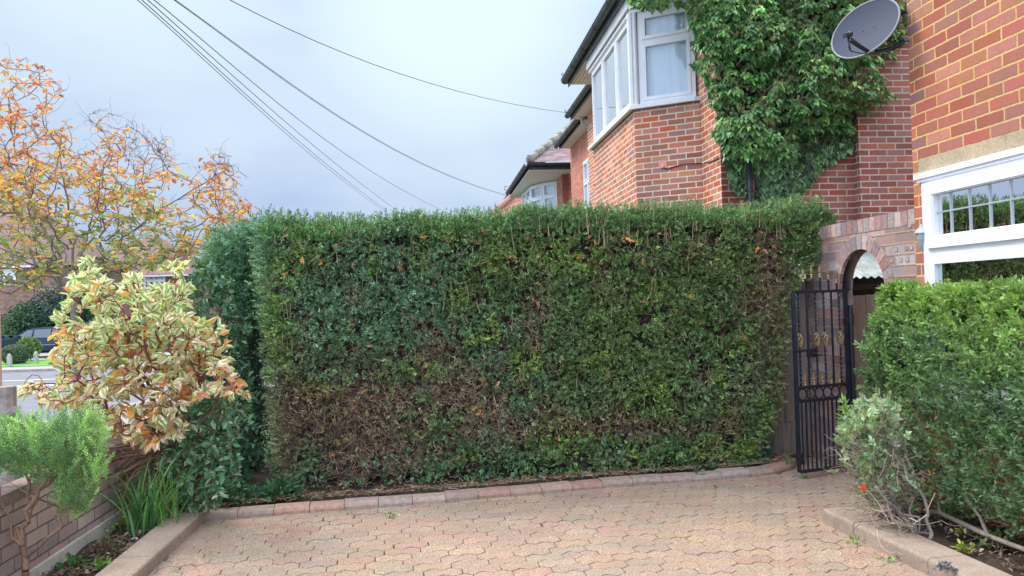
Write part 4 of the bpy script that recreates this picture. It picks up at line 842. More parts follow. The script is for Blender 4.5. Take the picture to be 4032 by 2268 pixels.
mb = MB(); mb.box(F3.p(0, -.02, ZE3 - .16), D2 * 4, D1 * .02, UP * .2); mb.box(F3s.p(0, -.02, ZE3 - .16), D1 * 5.6, D2 * .02, UP * .2); mb.build('fascia', M_gutter, h3)
slab([F3.p(0, -.03, 0), F3.p(4, -.03, 0), F3.p(4, -5.6, 0), F3.p(0, -5.6, 0)], ZE3 - .17, ZE3 - .15, M_soffit, 'soffit', h3)
# walls under it
W3 = Fr(F3.p(0, -.75, 0), D2, -D1); sL, _ = W3.s_of(2215, 760); sP, _ = W3.s_of(2262, 760)
c3 = W3.p(sL, 0, 0); mb = MB(); W3.box(mb, sL, sL + 3, -.2, 0, -.7, ZE3 - .16)
mb.box(c3 - D2 * .002, D1 * 1.0, D2 * .2, UP * (ZE3 - .16)); mb.build('wall', M_brick_orange, h3)
FQ = Fr(c3 + D1 * 1.0, D1, -D2); z0w, z1w = 2.9, ZE3 - .22
v0 = c3 + D1 * .95; x1_ = at(2137, 740, 22.6); v1 = np.array([x1_[0], v0[1] + .35, 0]); x2_ = at(2090, 740, 22.9); v2 = np.array([x2_[0], v0[1] + 1.0, 0]); x3_ = at(2054, 740, 25.0); v3 = np.array([x3_[0], v0[1] + 2.8, 0])
mb = MB()
for p, q in ((v1, v0), (v2, v1), (v3, v2)): mb.face([p - UP * .7, q - UP * .7, q + UP * z0w, p + UP * z0w])
mb.build('bay_wall', M_brick_orange, h3)
for p, q, cc in ((v1, v0, []), (v2, v1, []), (v3, v2, [.9])):
    n_ = np.array([(q - p)[1], -(q - p)[0], 0]); n_ = -n_ if n_[1] > 0 and abs(n_[1]) > abs(n_[0]) else n_; n_ = n_ if n_[0] < 0 or n_[1] < 0 else -n_
    fr = Fr(p, q - p, n_); L = np.linalg.norm(q - p); window(h3, fr, .01, L - .01, z0w, z1w, cols=cc, trans=[z1w - .42], fw=.06, dep=.05)
mb = MB(); c = W3.p(sP, .08, 0); mb.tube([c, c + UP * (ZE3 - .5), c + UP * (ZE3 - .35) + D1 * -.1, c + UP * (ZE3 - .2) - D1 * .6], .04, 8); mb.build('downpipe', M_pipe, h3, smooth=True)
mb = MB(); c = W3.p(sP + .12, .05, 3.55); mb.box(c, D2 * .06, -D1 * .12, UP * .09); mb.tube([c + UP * .04, c + D2 * .15 - UP * .06], .012, 5); mb.build('security_camera', M_upvc_d, h3)
mb = MB(); c = at(2115, 675, 21.6); mb.lathe(c - UP * .04, [(.02, -.03), (.06, 0), (.075, .05), (.06, .09)], 10); mb.build('soffit_lamp', M_upvc, h3)
for pp, dd in ((F3.p(0, .1, ZE3 + .08), -D2), (F3s.p(5.6, .1, ZE3 + .08), -D2)):
    mb = MB(); mb.tube([pp, pp + dd * .07 + UP * .06, pp + dd * .05 + UP * .14, pp - dd * .03 + UP * .14], .012, 5); mb.build('hip_iron', M_black, h3)
# fourth roof: orange-red hip beyond
h4 = thing('brick_house', 'farthest orange-tiled roof showing just above the hedge top', 'house', (-.6, 30, -.7)); mb = MB()
q = [at(x, y, Y) for x, y, Y in ((1935, 850, 30), (2110, 850, 30), (2110, 730, 33), (2052, 742, 32.4))]; roofplane(mb, *q); mb.build('roof', M_roof_red, h4)
mb = MB(); mb.tube([q[0] + UP * .05, q[3] + UP * .05], .12, 8); mb.build('hip_tiles', pbr('red_ridge', (.40, .20, .15), .85, vary=.2), h4, smooth=True)
mb = MB(); a, b = q[0] * [1, 1, 0], q[1] * [1, 1, 0]; mb.box(a + (.3, .3, -.7), b - a, (0, 6, 0), UP * (q[0][2] + .6)); mb.build('wall', M_brick_orange, h4)

# ---------------------------------------------------------------- low wall on the left
lw = thing('low_brick_wall', 'low pinkish brick wall on a pale render plinth along the left bed', 'wall', (-2.6, 4.5, 0)); FLW = Fr((-2.535, 4.19), D1, D2)
mb = MB(); FLW.box(mb, -3.2, 1.55, -.11, 0, .115, .49); mb.build('wall', M_brick_low, lw)
mb = MB(); FLW.box(mb, -3.2, 1.55, -.13, .018, -.05, .112); mb.build('plinth', M_plinth, lw)
cl = Cloud(); s_ = -3.2
while s_ < 1.5:
    V = np.array([FLW.p(a, o, z) for a, o, z in [(s_, -.115, .492), (s_ + .213, -.115, .492), (s_ + .213, .005, .492), (s_, .005, .492), (s_, -.115, .553), (s_ + .213, -.115, .553), (s_ + .213, .005, .553), (s_, .005, .553)]])
    cl.raw(V, np.array([[3, 2, 1, 0], [4, 5, 6, 7], [0, 1, 5, 4], [1, 2, 6, 5], [2, 3, 7, 6], [3, 0, 4, 7]]), np.array((.34, .24, .22)) * random.uniform(.8, 1.15)); s_ += .225
cl.build('coping_bricks', M_bk, lw)
# sawn stump at far left
sp_ = at(20, 1700, 4.6); st = thing('sawn_stump', 'grey sawn-off shrub stem with a stubby side branch, at the far left behind the rosemary', 'stump', (sp_[0], sp_[1], 0))
mb = MB(); t_ = at(22, 1522, 4.6); mb.tube([(sp_[0] - .01, sp_[1], 0), (sp_[0], sp_[1], .3), (sp_[0] + .004, sp_[1], .55), (t_[0], t_[1], t_[2] - .12), t_], [.07, .065, .060, .056, .058], 10); mb.tube([at(20, 1660, 4.6), at(40, 1628, 4.58), at(56, 1612, 4.57)], [.03, .028, .026], 8); mb.build('stem', pbr('weathered_bark', (.30, .24, .22), .9, vary=.35, scale=14, bump=.8), st, smooth=False)

# ---------------------------------------------------------------- the big clipped yew hedge
def yf(x): return 5.84 + (x + 1.87) * .105
def ztop(x): return 2.055 + .012 * (x + 1.87) + .018 * np.sin(x * 2.3 + .5) + .012 * np.sin(x * 5.9) + .008 * np.sin(x * 13.1)
ZR = [-.1, .05, .3, .8, 1.2, 1.45, 1.7, 1.9, 2.2]; XR = [1.76, 1.86, 2.06, 2.15, 2.19, 2.30, 2.48, 2.60, 2.66]; XL = [-1.78, -1.80, -1.80, -1.84, -1.86, -1.88, -1.90, -1.9, -1.9]
hedge = thing('clipped_hedge', 'long clipped dark green yew hedge with bare brown patches, filling the middle', 'hedge', (0, 6.3, 0))
def brown(x, z):
    g = lambda cx, cz, rx, rz: np.exp(-(((x - cx) / rx) ** 2 + ((z - cz) / rz) ** 2))
    b = .64 * g(-1.15, .48, 1.1, .46) + .26 * g(.3, .45, 2.4, .40) + .5 * g(.1, .42, .5, .16) + .8 * g(1.52, 1.77, .13, .17) + .62 * g(2.08, 1.15, .26, .75) + .5 * g(1.35, .34, .5, .10) + .55 * g(-1.75, .45, .2, .35) + .35 * g(.9, .3, .4, .12) + .4 * g(-.5, .75, .5, .12)
    return b
n = 30000; x = RNG.uniform(-1.9, 2.66, n); z = RNG.uniform(.04, 2.1, n); k = (x > np.interp(z, ZR, XL)) & (x < np.interp(z, ZR, XR)) & (z < ztop(x) + .01); x, z = x[k], z[k]; n = len(x)
P2_ = np.stack([x, np.zeros(n), z], 1)
rel = .055 * vnoise(P2_, 1.6, 1) + .045 * vnoise(P2_, 4.5, 2) + .05 * vnoise(P2_ * [1, 1, 1.5], 11, 3)
tb = np.clip((z - (ztop(x) - .10)) / .10, 0, 1); bb = -.7 * np.clip((.30 - z) / .25, 0, 1)
y = yf(x) - rel + .10 * tb ** 2 + .10 * bb + RNG.uniform(0, .06, n)
P = np.stack([x, y, z + .02 * vnoise(P2_, 6, 7) * (z > 1.9)], 1)
br = brown(x, z) + .48 * vnoise(P2_, 2.1, 5) * np.clip((1.7 - z) / .8, 0, 1) + .26 * vnoise(P2_, 3.6, 15) + .38 * vnoise(P2_, 8, 6)
hol = vnoise(P2_ * [1, 1, 1.4], 13, 8)
keep = (RNG.random(n) > np.clip(br * 1.15 - .13, 0, .72)) & ((hol > -.34) | (RNG.random(n) < .25)); lowleaf = z < .12; keep &= ~(lowleaf & (RNG.random(n) < .5))
Pk = P[keep]; brk = br[keep]; nk = len(Pk)
# colour fields
gA = np.array([.165, .255, .085]); gB = np.array([.22, .32, .08]); gC = np.array([.15, .265, .145]); gY = np.array([.27, .38, .07]); gBr = np.array([.30, .20, .12])
def fieldcol(Q, brq):
    n = len(Q); f1 = np.clip(.55 + .4 * vnoise(Q, 1.6, 11) + .3 * vnoise(Q, 5, 16) + .20 * Q[:, 0], 0, 1)[:, None]; c = gC * (1 - f1) + gA * f1
    f2 = np.clip(vnoise(Q, 3.7, 12) * 1.6 - .25 + .3 * np.exp(-((Q[:, 0] - .9) / .6) ** 2 - ((Q[:, 2] - 1.25) / .45) ** 2), 0, 1)[:, None]; c = c * (1 - f2) + gB * f2
    f3 = np.clip(vnoise(Q, 5.5, 13) * 2.2 - 1.2 + .7 * np.exp(-((Q[:, 0] + .2) / .35) ** 2 - ((Q[:, 2] - .75) / .45) ** 2), 0, 1)[:, None]; c = c * (1 - f3) + gY * f3
    ft = (np.clip((Q[:, 2] - 1.93) / .15, 0, 1) * .55)[:, None]; c = c * (1 - ft) + np.array([.13, .26, .09]) * ft
    fb = np.clip(brq * 1.1 - .25, 0, .6)[:, None]; return c * (1 - fb) + gBr * fb
base_c = fieldcol(Pk, brk)
hv = Cloud(); nl = 9
def sprigs(cl, P, Dm, cols, nl=9, ln=.046, L=.021, W=.0080, sp=.9, tone=.28, up=.6):
    n = len(P); D = unit(Dm + rnd(n, .38)); sd = unit(np.cross(D, rnd(n, 1) + [0, 0, .6])); tc_ = cols * np.exp(RNG.normal(0, tone * 1.35, (n, 1)))
    for i in range(nl):
        t = (i + .5) / nl; s = 1 if i % 2 else -1; p = P + D * ln * t; d = unit(D * .75 + sd * s * sp * (1 - .5 * t) + rnd(n, .22)); nn = unit(np.cross(d, sd) + rnd(n, .5) + [0, -.35, up])
        cl.add(p, d, nn, L * RNG.uniform(.75, 1.25, n), W * RNG.uniform(.8, 1.25, n), tc_ * np.exp(RNG.normal(0, .16, (n, 1))))
    return cl
dm = np.stack([RNG.normal(0, .35, nk), np.full(nk, -1.), .55 + RNG.normal(0, .35, nk)], 1); dm[:, 2] -= 1.0 * (vnoise(Pk, 9, 14) > .1)
sprigs(hv, Pk, dm, base_c)
# second, deeper layer and the thick lit top
k2 = RNG.random(nk) < .42; sprigs(hv, Pk[k2] + np.stack([rnd(k2.sum(), .01)[:, 0], RNG.uniform(.05, .12, k2.sum()), rnd(k2.sum(), .01)[:, 0]], 1), dm[k2], base_c[k2], nl=7, L=.026, W=.011)
n = 13000; x = RNG.uniform(-1.9, 2.66, n); yy = RNG.uniform(0.0, .85, n) ** 1.5; Pt = np.stack([x, yf(x) + yy, ztop(x) - .03 + .04 * vnoise(np.stack([x, yy, x * 0], 1), 3, 9) + RNG.uniform(-.07, .02, n) - .05 * (yy < .06)], 1)
ct = np.array([.12, .24, .08]) * np.exp(.45 * vnoise(Pt, 3.5, 19))[:, None]; ct[(RNG.random(n) < .10)] = (.20, .15, .08)
sprigs(hv, Pt, np.stack([RNG.normal(0, .4, n), RNG.normal(-.35, .4, n), np.full(n, .9)], 1), ct, ln=.06, nl=8)
# taller untrimmed wisps on the top edge
n = 700; x = RNG.uniform(-1.9, 2.6, n); Pw = np.stack([x, yf(x) + RNG.uniform(.02, .3, n), ztop(x) + RNG.uniform(-.02, .01, n)], 1); sprigs(hv, Pw, np.tile([0, -.2, 1.], (n, 1)), np.tile([.13, .24, .08], (n, 1)), ln=.10, nl=14, L=.024)
# ends and back, so that it is a whole hedge
n = 6500; zz = RNG.uniform(.05, 2.05, n); dd_ = RNG.uniform(0, .75, n); side = RNG.random(n) < .5; xx = np.where(side, np.interp(zz, ZR, XL) - .01, np.interp(zz, ZR, XR)); Pe = np.stack([xx + rnd(n, .03)[:, 0], yf(xx) + dd_, zz], 1)
sprigs(hv, Pe, np.stack([np.where(side, -1, 1), np.full(n, -.3), np.full(n, .2)], 1), fieldcol(Pe, np.clip(brown(xx, zz), 0, 1)), nl=8)
n = 2600; x = RNG.uniform(-1.85, 2.1, n); Pb_ = np.stack([x, yf(x) + .78 + rnd(n, .02)[:, 0], RNG.uniform(.1, 2.05, n)], 1); sprigs(hv, Pb_, np.tile([0, 1., .3], (n, 1)), fieldcol(Pb_, np.zeros(n)), nl=8, ln=.09, L=.045, W=.02)
hv.build('foliage', M_yew, hedge)
# twigs
tw = Cloud(); allb = np.clip(br * 1.3, 0, 1); tk = RNG.random(len(P)) < (.07 + .70 * allb); Pt_ = P[tk]; m = len(Pt_)
tcol = mixcol([(.34, .21, .155), (.44, .28, .20), (.24, .15, .11), (.52, .37, .27)], [4, 3, 2, 2], m, .22)
twigs(Pt_ + [0, .05, 0], np.stack([RNG.normal(0, .8, m), np.full(m, -.65), RNG.normal(.15, .7, m)], 1), RNG.uniform(.05, .15, m), RNG.uniform(.0012, .0026, m), tcol, tw, 4, .55)
m = 130; x = RNG.uniform(-1.8, 2.1, m); zz = RNG.uniform(.5, 2.0, m); Pv_ = np.stack([x, yf(x) - .02, zz], 1); twigs(Pv_, np.stack([RNG.normal(0, .15, m), np.full(m, -.22), np.ones(m)], 1), RNG.uniform(.05, .15, m), RNG.uniform(.0018, .003, m), mixcol([(.32, .22, .16), (.40, .28, .19)], [1, 1], m), tw, 3, .12)
m = 46; x = RNG.normal(1.05, .65, m).clip(-.4, 2.2); Pv_ = np.stack([x, yf(x) - .015, RNG.uniform(1.80, 2.0, m)], 1); twigs(Pv_, np.stack([RNG.normal(0, .05, m), np.full(m, -.04), np.ones(m)], 1), RNG.uniform(.07, .20, m), RNG.uniform(.0025, .0045, m), mixcol([(.36, .22, .15), (.42, .29, .19)], [1, 1], m), tw, 2, .08)
tw.build('twigs', M_twig, hedge)
# rusty dead sprays
ds = Cloud(); m = 110; x = RNG.uniform(-1.8, 2.3, m); zz = np.where(RNG.random(m) < .45, RNG.uniform(1.7, 2.0, m), RNG.uniform(.2, 1.7, m)); Pd = np.stack([x, yf(x) - .09, zz], 1)
sprigs(ds, Pd, np.stack([RNG.normal(0, .6, m), np.full(m, -.4), RNG.normal(0, .7, m)], 1), mixcol([(.62, .24, .08), (.50, .28, .14), (.45, .17, .06)], [2, 2, 1], m), nl=9, ln=.045, L=.02, W=.006); ds.build('dead_spray', M_leaf, hedge)
# sheets standing for inner twigs, coloured near-black so foliage gaps look shaded
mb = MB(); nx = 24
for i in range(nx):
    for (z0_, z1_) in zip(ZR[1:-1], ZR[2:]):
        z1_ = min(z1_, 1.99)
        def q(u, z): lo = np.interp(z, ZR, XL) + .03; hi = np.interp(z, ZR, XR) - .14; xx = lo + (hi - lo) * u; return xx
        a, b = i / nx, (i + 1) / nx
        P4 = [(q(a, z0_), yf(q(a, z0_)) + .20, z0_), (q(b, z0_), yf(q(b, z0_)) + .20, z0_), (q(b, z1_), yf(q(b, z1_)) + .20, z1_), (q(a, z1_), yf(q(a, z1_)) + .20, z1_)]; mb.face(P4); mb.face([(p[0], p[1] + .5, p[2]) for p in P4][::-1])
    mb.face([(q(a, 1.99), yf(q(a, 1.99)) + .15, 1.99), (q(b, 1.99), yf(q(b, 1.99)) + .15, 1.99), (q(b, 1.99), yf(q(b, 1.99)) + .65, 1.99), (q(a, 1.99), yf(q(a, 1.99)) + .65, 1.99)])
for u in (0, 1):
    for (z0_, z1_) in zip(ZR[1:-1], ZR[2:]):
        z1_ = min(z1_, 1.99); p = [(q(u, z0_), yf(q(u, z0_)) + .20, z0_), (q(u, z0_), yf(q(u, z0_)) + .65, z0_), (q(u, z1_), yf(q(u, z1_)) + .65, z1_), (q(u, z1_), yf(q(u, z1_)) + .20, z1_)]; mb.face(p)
mb.build('shade_core', M_core, hedge)
cl = Cloud(); m = 26; x = np.linspace(-1.6, 1.8, m) + rnd(m, .05)[:, 0]; A0 = np.stack([x, yf(x) + .25, np.zeros(m)], 1); segs(A0, A0 + rnd(m, .06) * [1, 1, 0] + [0, -.05, .5], np.full(m, .022), np.full(m, .014), np.array([.16, .12, .10]), cl, 6); cl.build('trunk', M_bark, hedge)

# ---------------------------------------------------------------- shaggy yew at the hedge's left end
D_ = 1.5652
def dpoly(p): return [(x * D_, y * D_) for x, y in p]
cy_ = thing('shaggy_yew', 'loose feathery yew bush with drooping sprays at the left end of the hedge', 'bush', (-3.0, 6.8, 0))
def crown(poly, n, Y0, Ysd, cl, cols, wts, **k):
    xy = sample_poly(poly, n); Yv = Y0 + np.clip(RNG.normal(0, Ysd, n), -2 * Ysd, 2 * Ysd); return ats(xy, Yv)
pg = dpoly([(540, 610), (565, 578), (610, 572), (640, 556), (668, 545), (700, 560), (735, 570), (720, 640), (700, 720), (655, 770), (625, 830), (600, 790), (585, 740), (540, 700), (515, 670), (530, 640)])
n = 2300; Pc = ats(sample_poly(pg, n), 6.5 + RNG.uniform(-.25, .35, n)); lo = vnoise(Pc, 3, 21) > -.45; Pc = Pc[lo]; n = len(Pc)
f = np.clip((-2.6 - Pc[:, 0]) * 1.4 + .4 + .5 * vnoise(Pc, 2.5, 22), 0, 1)[:, None]; cc = np.array([.10, .22, .11]) * (1 - f) + np.array([.25, .38, .10]) * f
cl = Cloud(); sprigs(cl, Pc, np.stack([RNG.normal(-.3, .5, n), np.full(n, -.5), RNG.normal(-.35, .45, n)], 1), cc, nl=16, ln=.13, L=.030, W=.009, sp=.9, tone=.22)
pg2 = dpoly([(585, 740), (640, 730), (680, 760), (660, 1220), (600, 1230), (590, 1000), (600, 850)]); m = 2000; Pq = ats(sample_poly(pg2, m), 6.55 + RNG.uniform(0, .4, m)); sprigs(cl, Pq, np.stack([RNG.normal(0, .5, m), np.full(m, -.5), RNG.normal(-.5, .45, m)], 1), np.tile([.05, .11, .07], (m, 1)), nl=9, ln=.09, L=.035, W=.012)
cl.build('foliage', M_yew, cy_)
r_ = at(1010, 1900, 6.75); r_[2] = 0; tg = Pc[RNG.choice(len(Pc), 140, replace=False)] + [0, .05, 0]; nd, pr, rr, _ = grow([[r_, r_ + [0, 0, .9], at(1000, 1000, 6.7)], [r_ + [0, 0, .6], at(950, 1100, 6.75), at(930, 930, 6.6)]], tg, .10, .003); skel(nd, pr, rr, np.array([.20, .14, .11]), 'branches', M_bark, cy_)

# ---------------------------------------------------------------- generic leafy shrub from an outline
def shrub(name, label, cat, pg, Y0, Yr, root, ntip, per, L, W, cols, wts, mat, barkc, T=T_LEAF, droop=.0, spread=.8, tipr=.0022, group=None, extra=None, clump=.0, outward=-.25, nstem=4, seg=.08, ln=.09, upn=.55):
    t = thing(name, label, cat, root, group); xy = sample_poly(pg, ntip * 2); Yv = Y0 + RNG.uniform(-Yr, Yr, len(xy)); Pp = ats(xy, Yv)
    if clump: Pp = Pp[vnoise(Pp, 4, 31) > -clump]
    Pp = Pp[:ntip]; cen = Pp.mean(0); root = np.asarray(root, float); limbs = []
    for k in range(nstem):
        a = Pp[RNG.integers(len(Pp))]; limbs.append([root + [RNG.normal(0, .04), RNG.normal(0, .04), 0], root * .6 + a * .4 + [0, 0, .02], root * .15 + a * .85])
    nd, pr, rr, tips = grow(limbs, Pp, seg, tipr, .3, .12); skel(nd, pr, rr, np.array(barkc), 'branches', M_bark, t)
    cl = Cloud(); tp = nd[tips]; td = unit(nd[tips] - nd[pr[tips]] + 1e-6); m = len(tp)
    for i in range(per):
        u = RNG.uniform(-.9, .15, m)[:, None]; p = tp + td * ln * u; az = RNG.uniform(0, 2 * math.pi, m); a = unit(np.cross(td, [[0, .3, 1.]])); b = np.cross(td, a)
        d = unit(td * RNG.uniform(.2, .9, m)[:, None] + (a * np.cos(az)[:, None] + b * np.sin(az)[:, None]) * spread + [0, outward, -droop]); nn = unit(rnd(m, .35) + [0, -.35, upn])
        cl.add(p, d, nn, L * RNG.uniform(.6, 1.2, m), W * RNG.uniform(.7, 1.2, m), mixcol(cols, wts, m), T)
    if extra: extra(cl, tp, td)
    cl.build('foliage', mat, t); return t, nd, pr, rr, tips
dark = [(.05, .13, .075), (.085, .20, .11), (.13, .27, .15), (.07, .17, .07), (.22, .34, .20)]
def pink(cl, tp, td):
    k = RNG.choice(len(tp), 26, replace=False); 
    for _ in range(14): m = len(k); cl.add(tp[k] + rnd(m, .02) + [0, -.04, .03], rnd(m), rnd(m) + [0, -.5, .5], .012, .01, mixcol([(.45, .20, .17), (.36, .20, .15)], [1, 1], m))
shrub('laurustinus', 'tall dark leathery-leaved evergreen shrub behind the variegated dogwood', 'shrub', dpoly([(470, 690), (500, 660), (540, 665), (575, 700), (600, 760), (625, 820), (615, 900), (645, 1000), (655, 1150), (630, 1225), (560, 1235), (480, 1220), (430, 1150), (440, 1000), (455, 860), (470, 760)]), 6.05, .28, (-2.75, 6.1, 0), 620, 9, .062, .028, dark, [3, 4, 3, 2, 1], M_leaf_gloss, (.12, .10, .08), extra=pink, nstem=6)
shrub('glossy_shrub', 'low evergreen shrub with pale-spotted oval leaves at the corner of the kerb', 'shrub', dpoly([(470, 1010), (530, 975), (590, 965), (622, 985), (628, 1060), (600, 1110), (610, 1170), (570, 1215), (545, 1265), (500, 1292), (470, 1275), (445, 1245), (410, 1215), (395, 1160), (420, 1120), (440, 1060)]), 5.12, .16, (-2.32, 5.35, 0), 210, 8, .062, .028, [(.11, .25, .12), (.16, .32, .17), (.30, .42, .27), (.40, .40, .25), (.08, .19, .09)], [4, 4, 2, 1, 2], M_leaf_gloss, (.20, .11, .08), nstem=5)

# ---------------------------------------------------------------- variegated dogwood
dw = thing('variegated_dogwood', 'variegated dogwood with cream-edged leaves turning orange and red stems', 'shrub', (-2.42, 5.25, 0))
pg = dpoly([(212, 652), (240, 655), (262, 700), (290, 735), (310, 690), (345, 700), (392, 730), (425, 660), (462, 662), (474, 740), (470, 815), (505, 800), (560, 830), (577, 900), (570, 950), (612, 962), (618, 985), (560, 990), (528, 975), (480, 1010), (470, 1085), (430, 1100), (350, 1125), (300, 1105), (225, 1045), (150, 1015), (95, 1000), (30, 978), (60, 955), (130, 962), (165, 985), (128, 900), (135, 830), (165, 760), (185, 700)])
n = 600; Pp = ats(sample_poly(pg, n), 5.15 + RNG.uniform(-.36, .34, n)); rt = np.array([-2.42, 5.25, 0.])
limbs = [[rt + [0, 0, .0], rt + [.05, 0, .5], at(460, 1250, 5.2), at(340, 1090, 5.2)], [rt, rt + [.1, -.02, .6], at(690, 1300, 5.15), at(690, 1080, 5.2)], [rt, rt + [-.1, 0, .45], at(300, 1500, 5.1), at(110, 1520, 5.0)], [rt, rt + [.15, -.05, .5], at(820, 1450, 5.1), at(850, 1320, 5.15)], [rt, rt + [.2, -.1, .45], at(830, 1620, 5.0), at(905, 1510, 5.0)], [rt, rt + [0, -.1, .6], at(560, 1350, 4.95), at(430, 1150, 5.)]]
nd, pr, rr, tips = grow(limbs, Pp, .07, .0026, .3, .15); sc = np.where((rr < .007)[:, None], np.array([.24, .045, .045]), np.array([.20, .09, .07])); skel(nd, pr, rr, sc, 'stems', M_bark, dw)
cl = Cloud(); co = Cloud(); thin = np.where((rr < .0045) & (pr >= 0))[0]; node = np.concatenate([tips, tips, thin[RNG.random(len(thin)) < .34]]); tp = nd[node]; td = unit(nd[node] - nd[pr[node]] + 1e-6); m = len(node)
for i in range(2):
    for s in (1, -1):
        a = unit(np.cross(td, rnd(m, 1))); zq = tp[:, 2]; topf = np.clip((zq - 1.0) / .8, 0, 1)
        d = unit(td * .9 + a * s * .8 + np.stack([np.zeros(m), np.full(m, -.1), topf * .9 - .55], 1)); nn = unit(rnd(m, .45) + [0, -.45, .55]); L = RNG.uniform(.045, .088, m); W = L * RNG.uniform(.40, .58, m)
        autumn = RNG.random(m) < np.clip(.26 - .28 * topf + .22 * vnoise(tp, 3, 41), .03, .7)
        if i == 1: sel = RNG.random(m) < .55
        else: sel = np.ones(m, bool)
        g = sel & ~autumn; cl.add(tp[g] + td[g] * i * -.03, d[g], nn[g], L[g], W[g], np.where((topf[g] + RNG.normal(0, .3, g.sum()) > .18)[:, None], mixcol([(.30, .46, .15), (.40, .52, .20), (.56, .58, .28)], [4, 4, 3], g.sum(), .15), mixcol([(.50, .50, .24), (.66, .54, .36), (.70, .50, .40), (.58, .42, .28)], [4, 3, 2, 1], g.sum(), .15)), T_LEAF)
        g = sel & autumn; co.add(tp[g] + td[g] * i * -.03, d[g], nn[g], L[g], W[g], mixcol([(.78, .34, .12), (.76, .50, .18), (.70, .26, .14), (.80, .52, .34), (.78, .40, .28)], [3, 3, 2, 2, 2], g.sum(), .2), T_LEAF)
cl.build('variegated_leaves', M_leaf_var, dw); co.build('autumn_leaves', M_leaf_thin, dw)
cl = Cloud(); m = 60; st0 = np.array([-2.35, 5.15, .5]) + rnd(m, .035); twigs(st0, np.stack([RNG.uniform(-1.2, .2, m), RNG.normal(-.5, .3, m), RNG.normal(-.15, .3, m)], 1), RNG.uniform(.25, .6, m), RNG.uniform(.003, .006, m), mixcol([(.22, .12, .09), (.30, .22, .15), (.20, .06, .05)], [2, 1, 1], m), cl, 6, .18); cl.build('lower_twigs', M_twig, dw)

# ---------------------------------------------------------------- rosemary
rp = at(95, 2330, 3.72); rp[2] = 0.02; ro = thing('rosemary_bush', 'bright green rosemary bush on bare twisted brown stems, lower left', 'bush', rp)
pg = dpoly([(-70, 1090), (0, 1085), (30, 1062), (90, 1050), (120, 1062), (170, 1052), (228, 1040), (262, 1062), (258, 1120), (266, 1178), (236, 1205), (232, 1262), (200, 1288), (150, 1278), (140, 1245), (150, 1190), (100, 1200), (60, 1185), (0, 1175), (-70, 1170)])
n = 1500; Pp = ats(sample_poly(pg, n), 3.75 + RNG.uniform(-.25, .25, n)); Yb = 3.72
limbs = [[rp, at(100, 2140, Yb), at(120, 2000, Yb), at(210, 1850, Yb)], [at(100, 2130, Yb), at(95, 2000, Yb + .02), at(90, 1850, Yb)], [at(98, 2140, Yb), at(40, 2050, Yb - .02), at(5, 1960, Yb), at(-20, 1850, Yb)], [at(118, 2170, Yb), at(180, 2120, Yb - .05), at(250, 2030, Yb - .05), at(320, 1970, Yb)], [at(130, 1990, Yb), at(190, 1900, Yb + .05), at(300, 1760, Yb + .05)], [at(95, 1960, Yb), at(60, 1900, Yb), at(0, 1870, Yb)]]
nd, pr, rr, tips = grow(limbs, Pp, .05, .0013, .3, .25, expo=2.25); bc_ = np.where((rr < .004)[:, None], np.array([.20, .22, .10]), np.array([.25, .155, .105])); skel(nd, pr, rr * .92, bc_, 'branches', M_bark, ro)
cl = Cloud(); tp = nd[tips]; td = unit(unit(nd[tips] - nd[pr[tips]] + 1e-6) * .6 + [0, -.1, .75] + rnd(len(tips), .22)); m = len(tp); drk = (vnoise(tp, 5, 51) < -.25)
bc_ = np.where(drk[:, None], np.array([.11, .22, .08]), np.array([.30, .50, .15])) * np.exp(RNG.normal(0, .22, (m, 1)))
for i in range(34):
    u = i / 34; az = i * 2.4 + RNG.uniform(0, .6, m); a = unit(np.cross(td, rnd(m, .01) + [1, .2, 0])); b = np.cross(td, a); p = tp + td * (.125 * u - .06)[..., None] if False else tp + td * (.13 * u - .06)
    r_ = (a * np.cos(az)[:, None] + b * np.sin(az)[:, None]); d = unit(td * (.5 + .8 * u) + r_ * .9); c = bc_ * (.8 + .55 * u); cl.add(p, d, rnd(m, 1), RNG.uniform(.016, .027, m) * (1.1 - .4 * u), .0044, np.clip(c, 0, 1), T_DIA)
cl.build('foliage', M_leaf, ro)

# ---------------------------------------------------------------- autumn tree across the front garden
YT = 8.6; tr = thing('autumn_tree', 'spreading many-stemmed tree with orange and yellow autumn leaves and bare curling twigs', 'tree', at(300, 1300, YT) * [1, 1, 0] + [0, 0, -.02])
b = at(290, 1190, YT); g_ = b * [1, 1, 0] + [.03, 0, -.03]
def T3(x, y, dy=0): return at(x * D_, y * D_, YT + dy)
limbs = [[g_, b], [b, T3(150, 640, .1), T3(100, 560, .3), T3(40, 420, .5), T3(20, 250, .4)], [b, T3(178, 600, -.2), T3(165, 500, -.3), T3(150, 380, -.3)], [b, T3(205, 640, .3), T3(235, 540, .5), T3(260, 430, .6), T3(290, 340, .6)], [b, T3(230, 670, -.3), T3(310, 600, -.5), T3(420, 520, -.6), T3(520, 455, -.6)],
         [b, T3(235, 690, .2), T3(330, 670, .4), T3(430, 640, .5), T3(540, 600, .5)], [b, T3(140, 690, -.3), T3(70, 660, -.6), T3(-40, 600, -.7), T3(-120, 450, -.6)], [b, T3(215, 590, .8), T3(310, 470, 1.0), T3(380, 360, 1.1)], [b, T3(160, 620, .8), T3(60, 480, 1.2), T3(-60, 300, 1.3)]]
pg = dpoly([(-230, 250), (-160, 180), (-60, 150), (0, 155), (60, 148), (110, 175), (168, 212), (172, 240), (120, 290), (190, 300), (240, 275), (300, 270), (315, 310), (360, 320), (410, 335), (430, 400), (455, 450), (500, 450), (520, 400), (560, 380), (585, 395), (600, 440), (640, 520), (638, 560), (600, 610), (520, 640), (440, 660), (350, 680), (240, 690), (180, 690), (100, 700), (60, 740), (0, 740), (-120, 700), (-230, 560)])
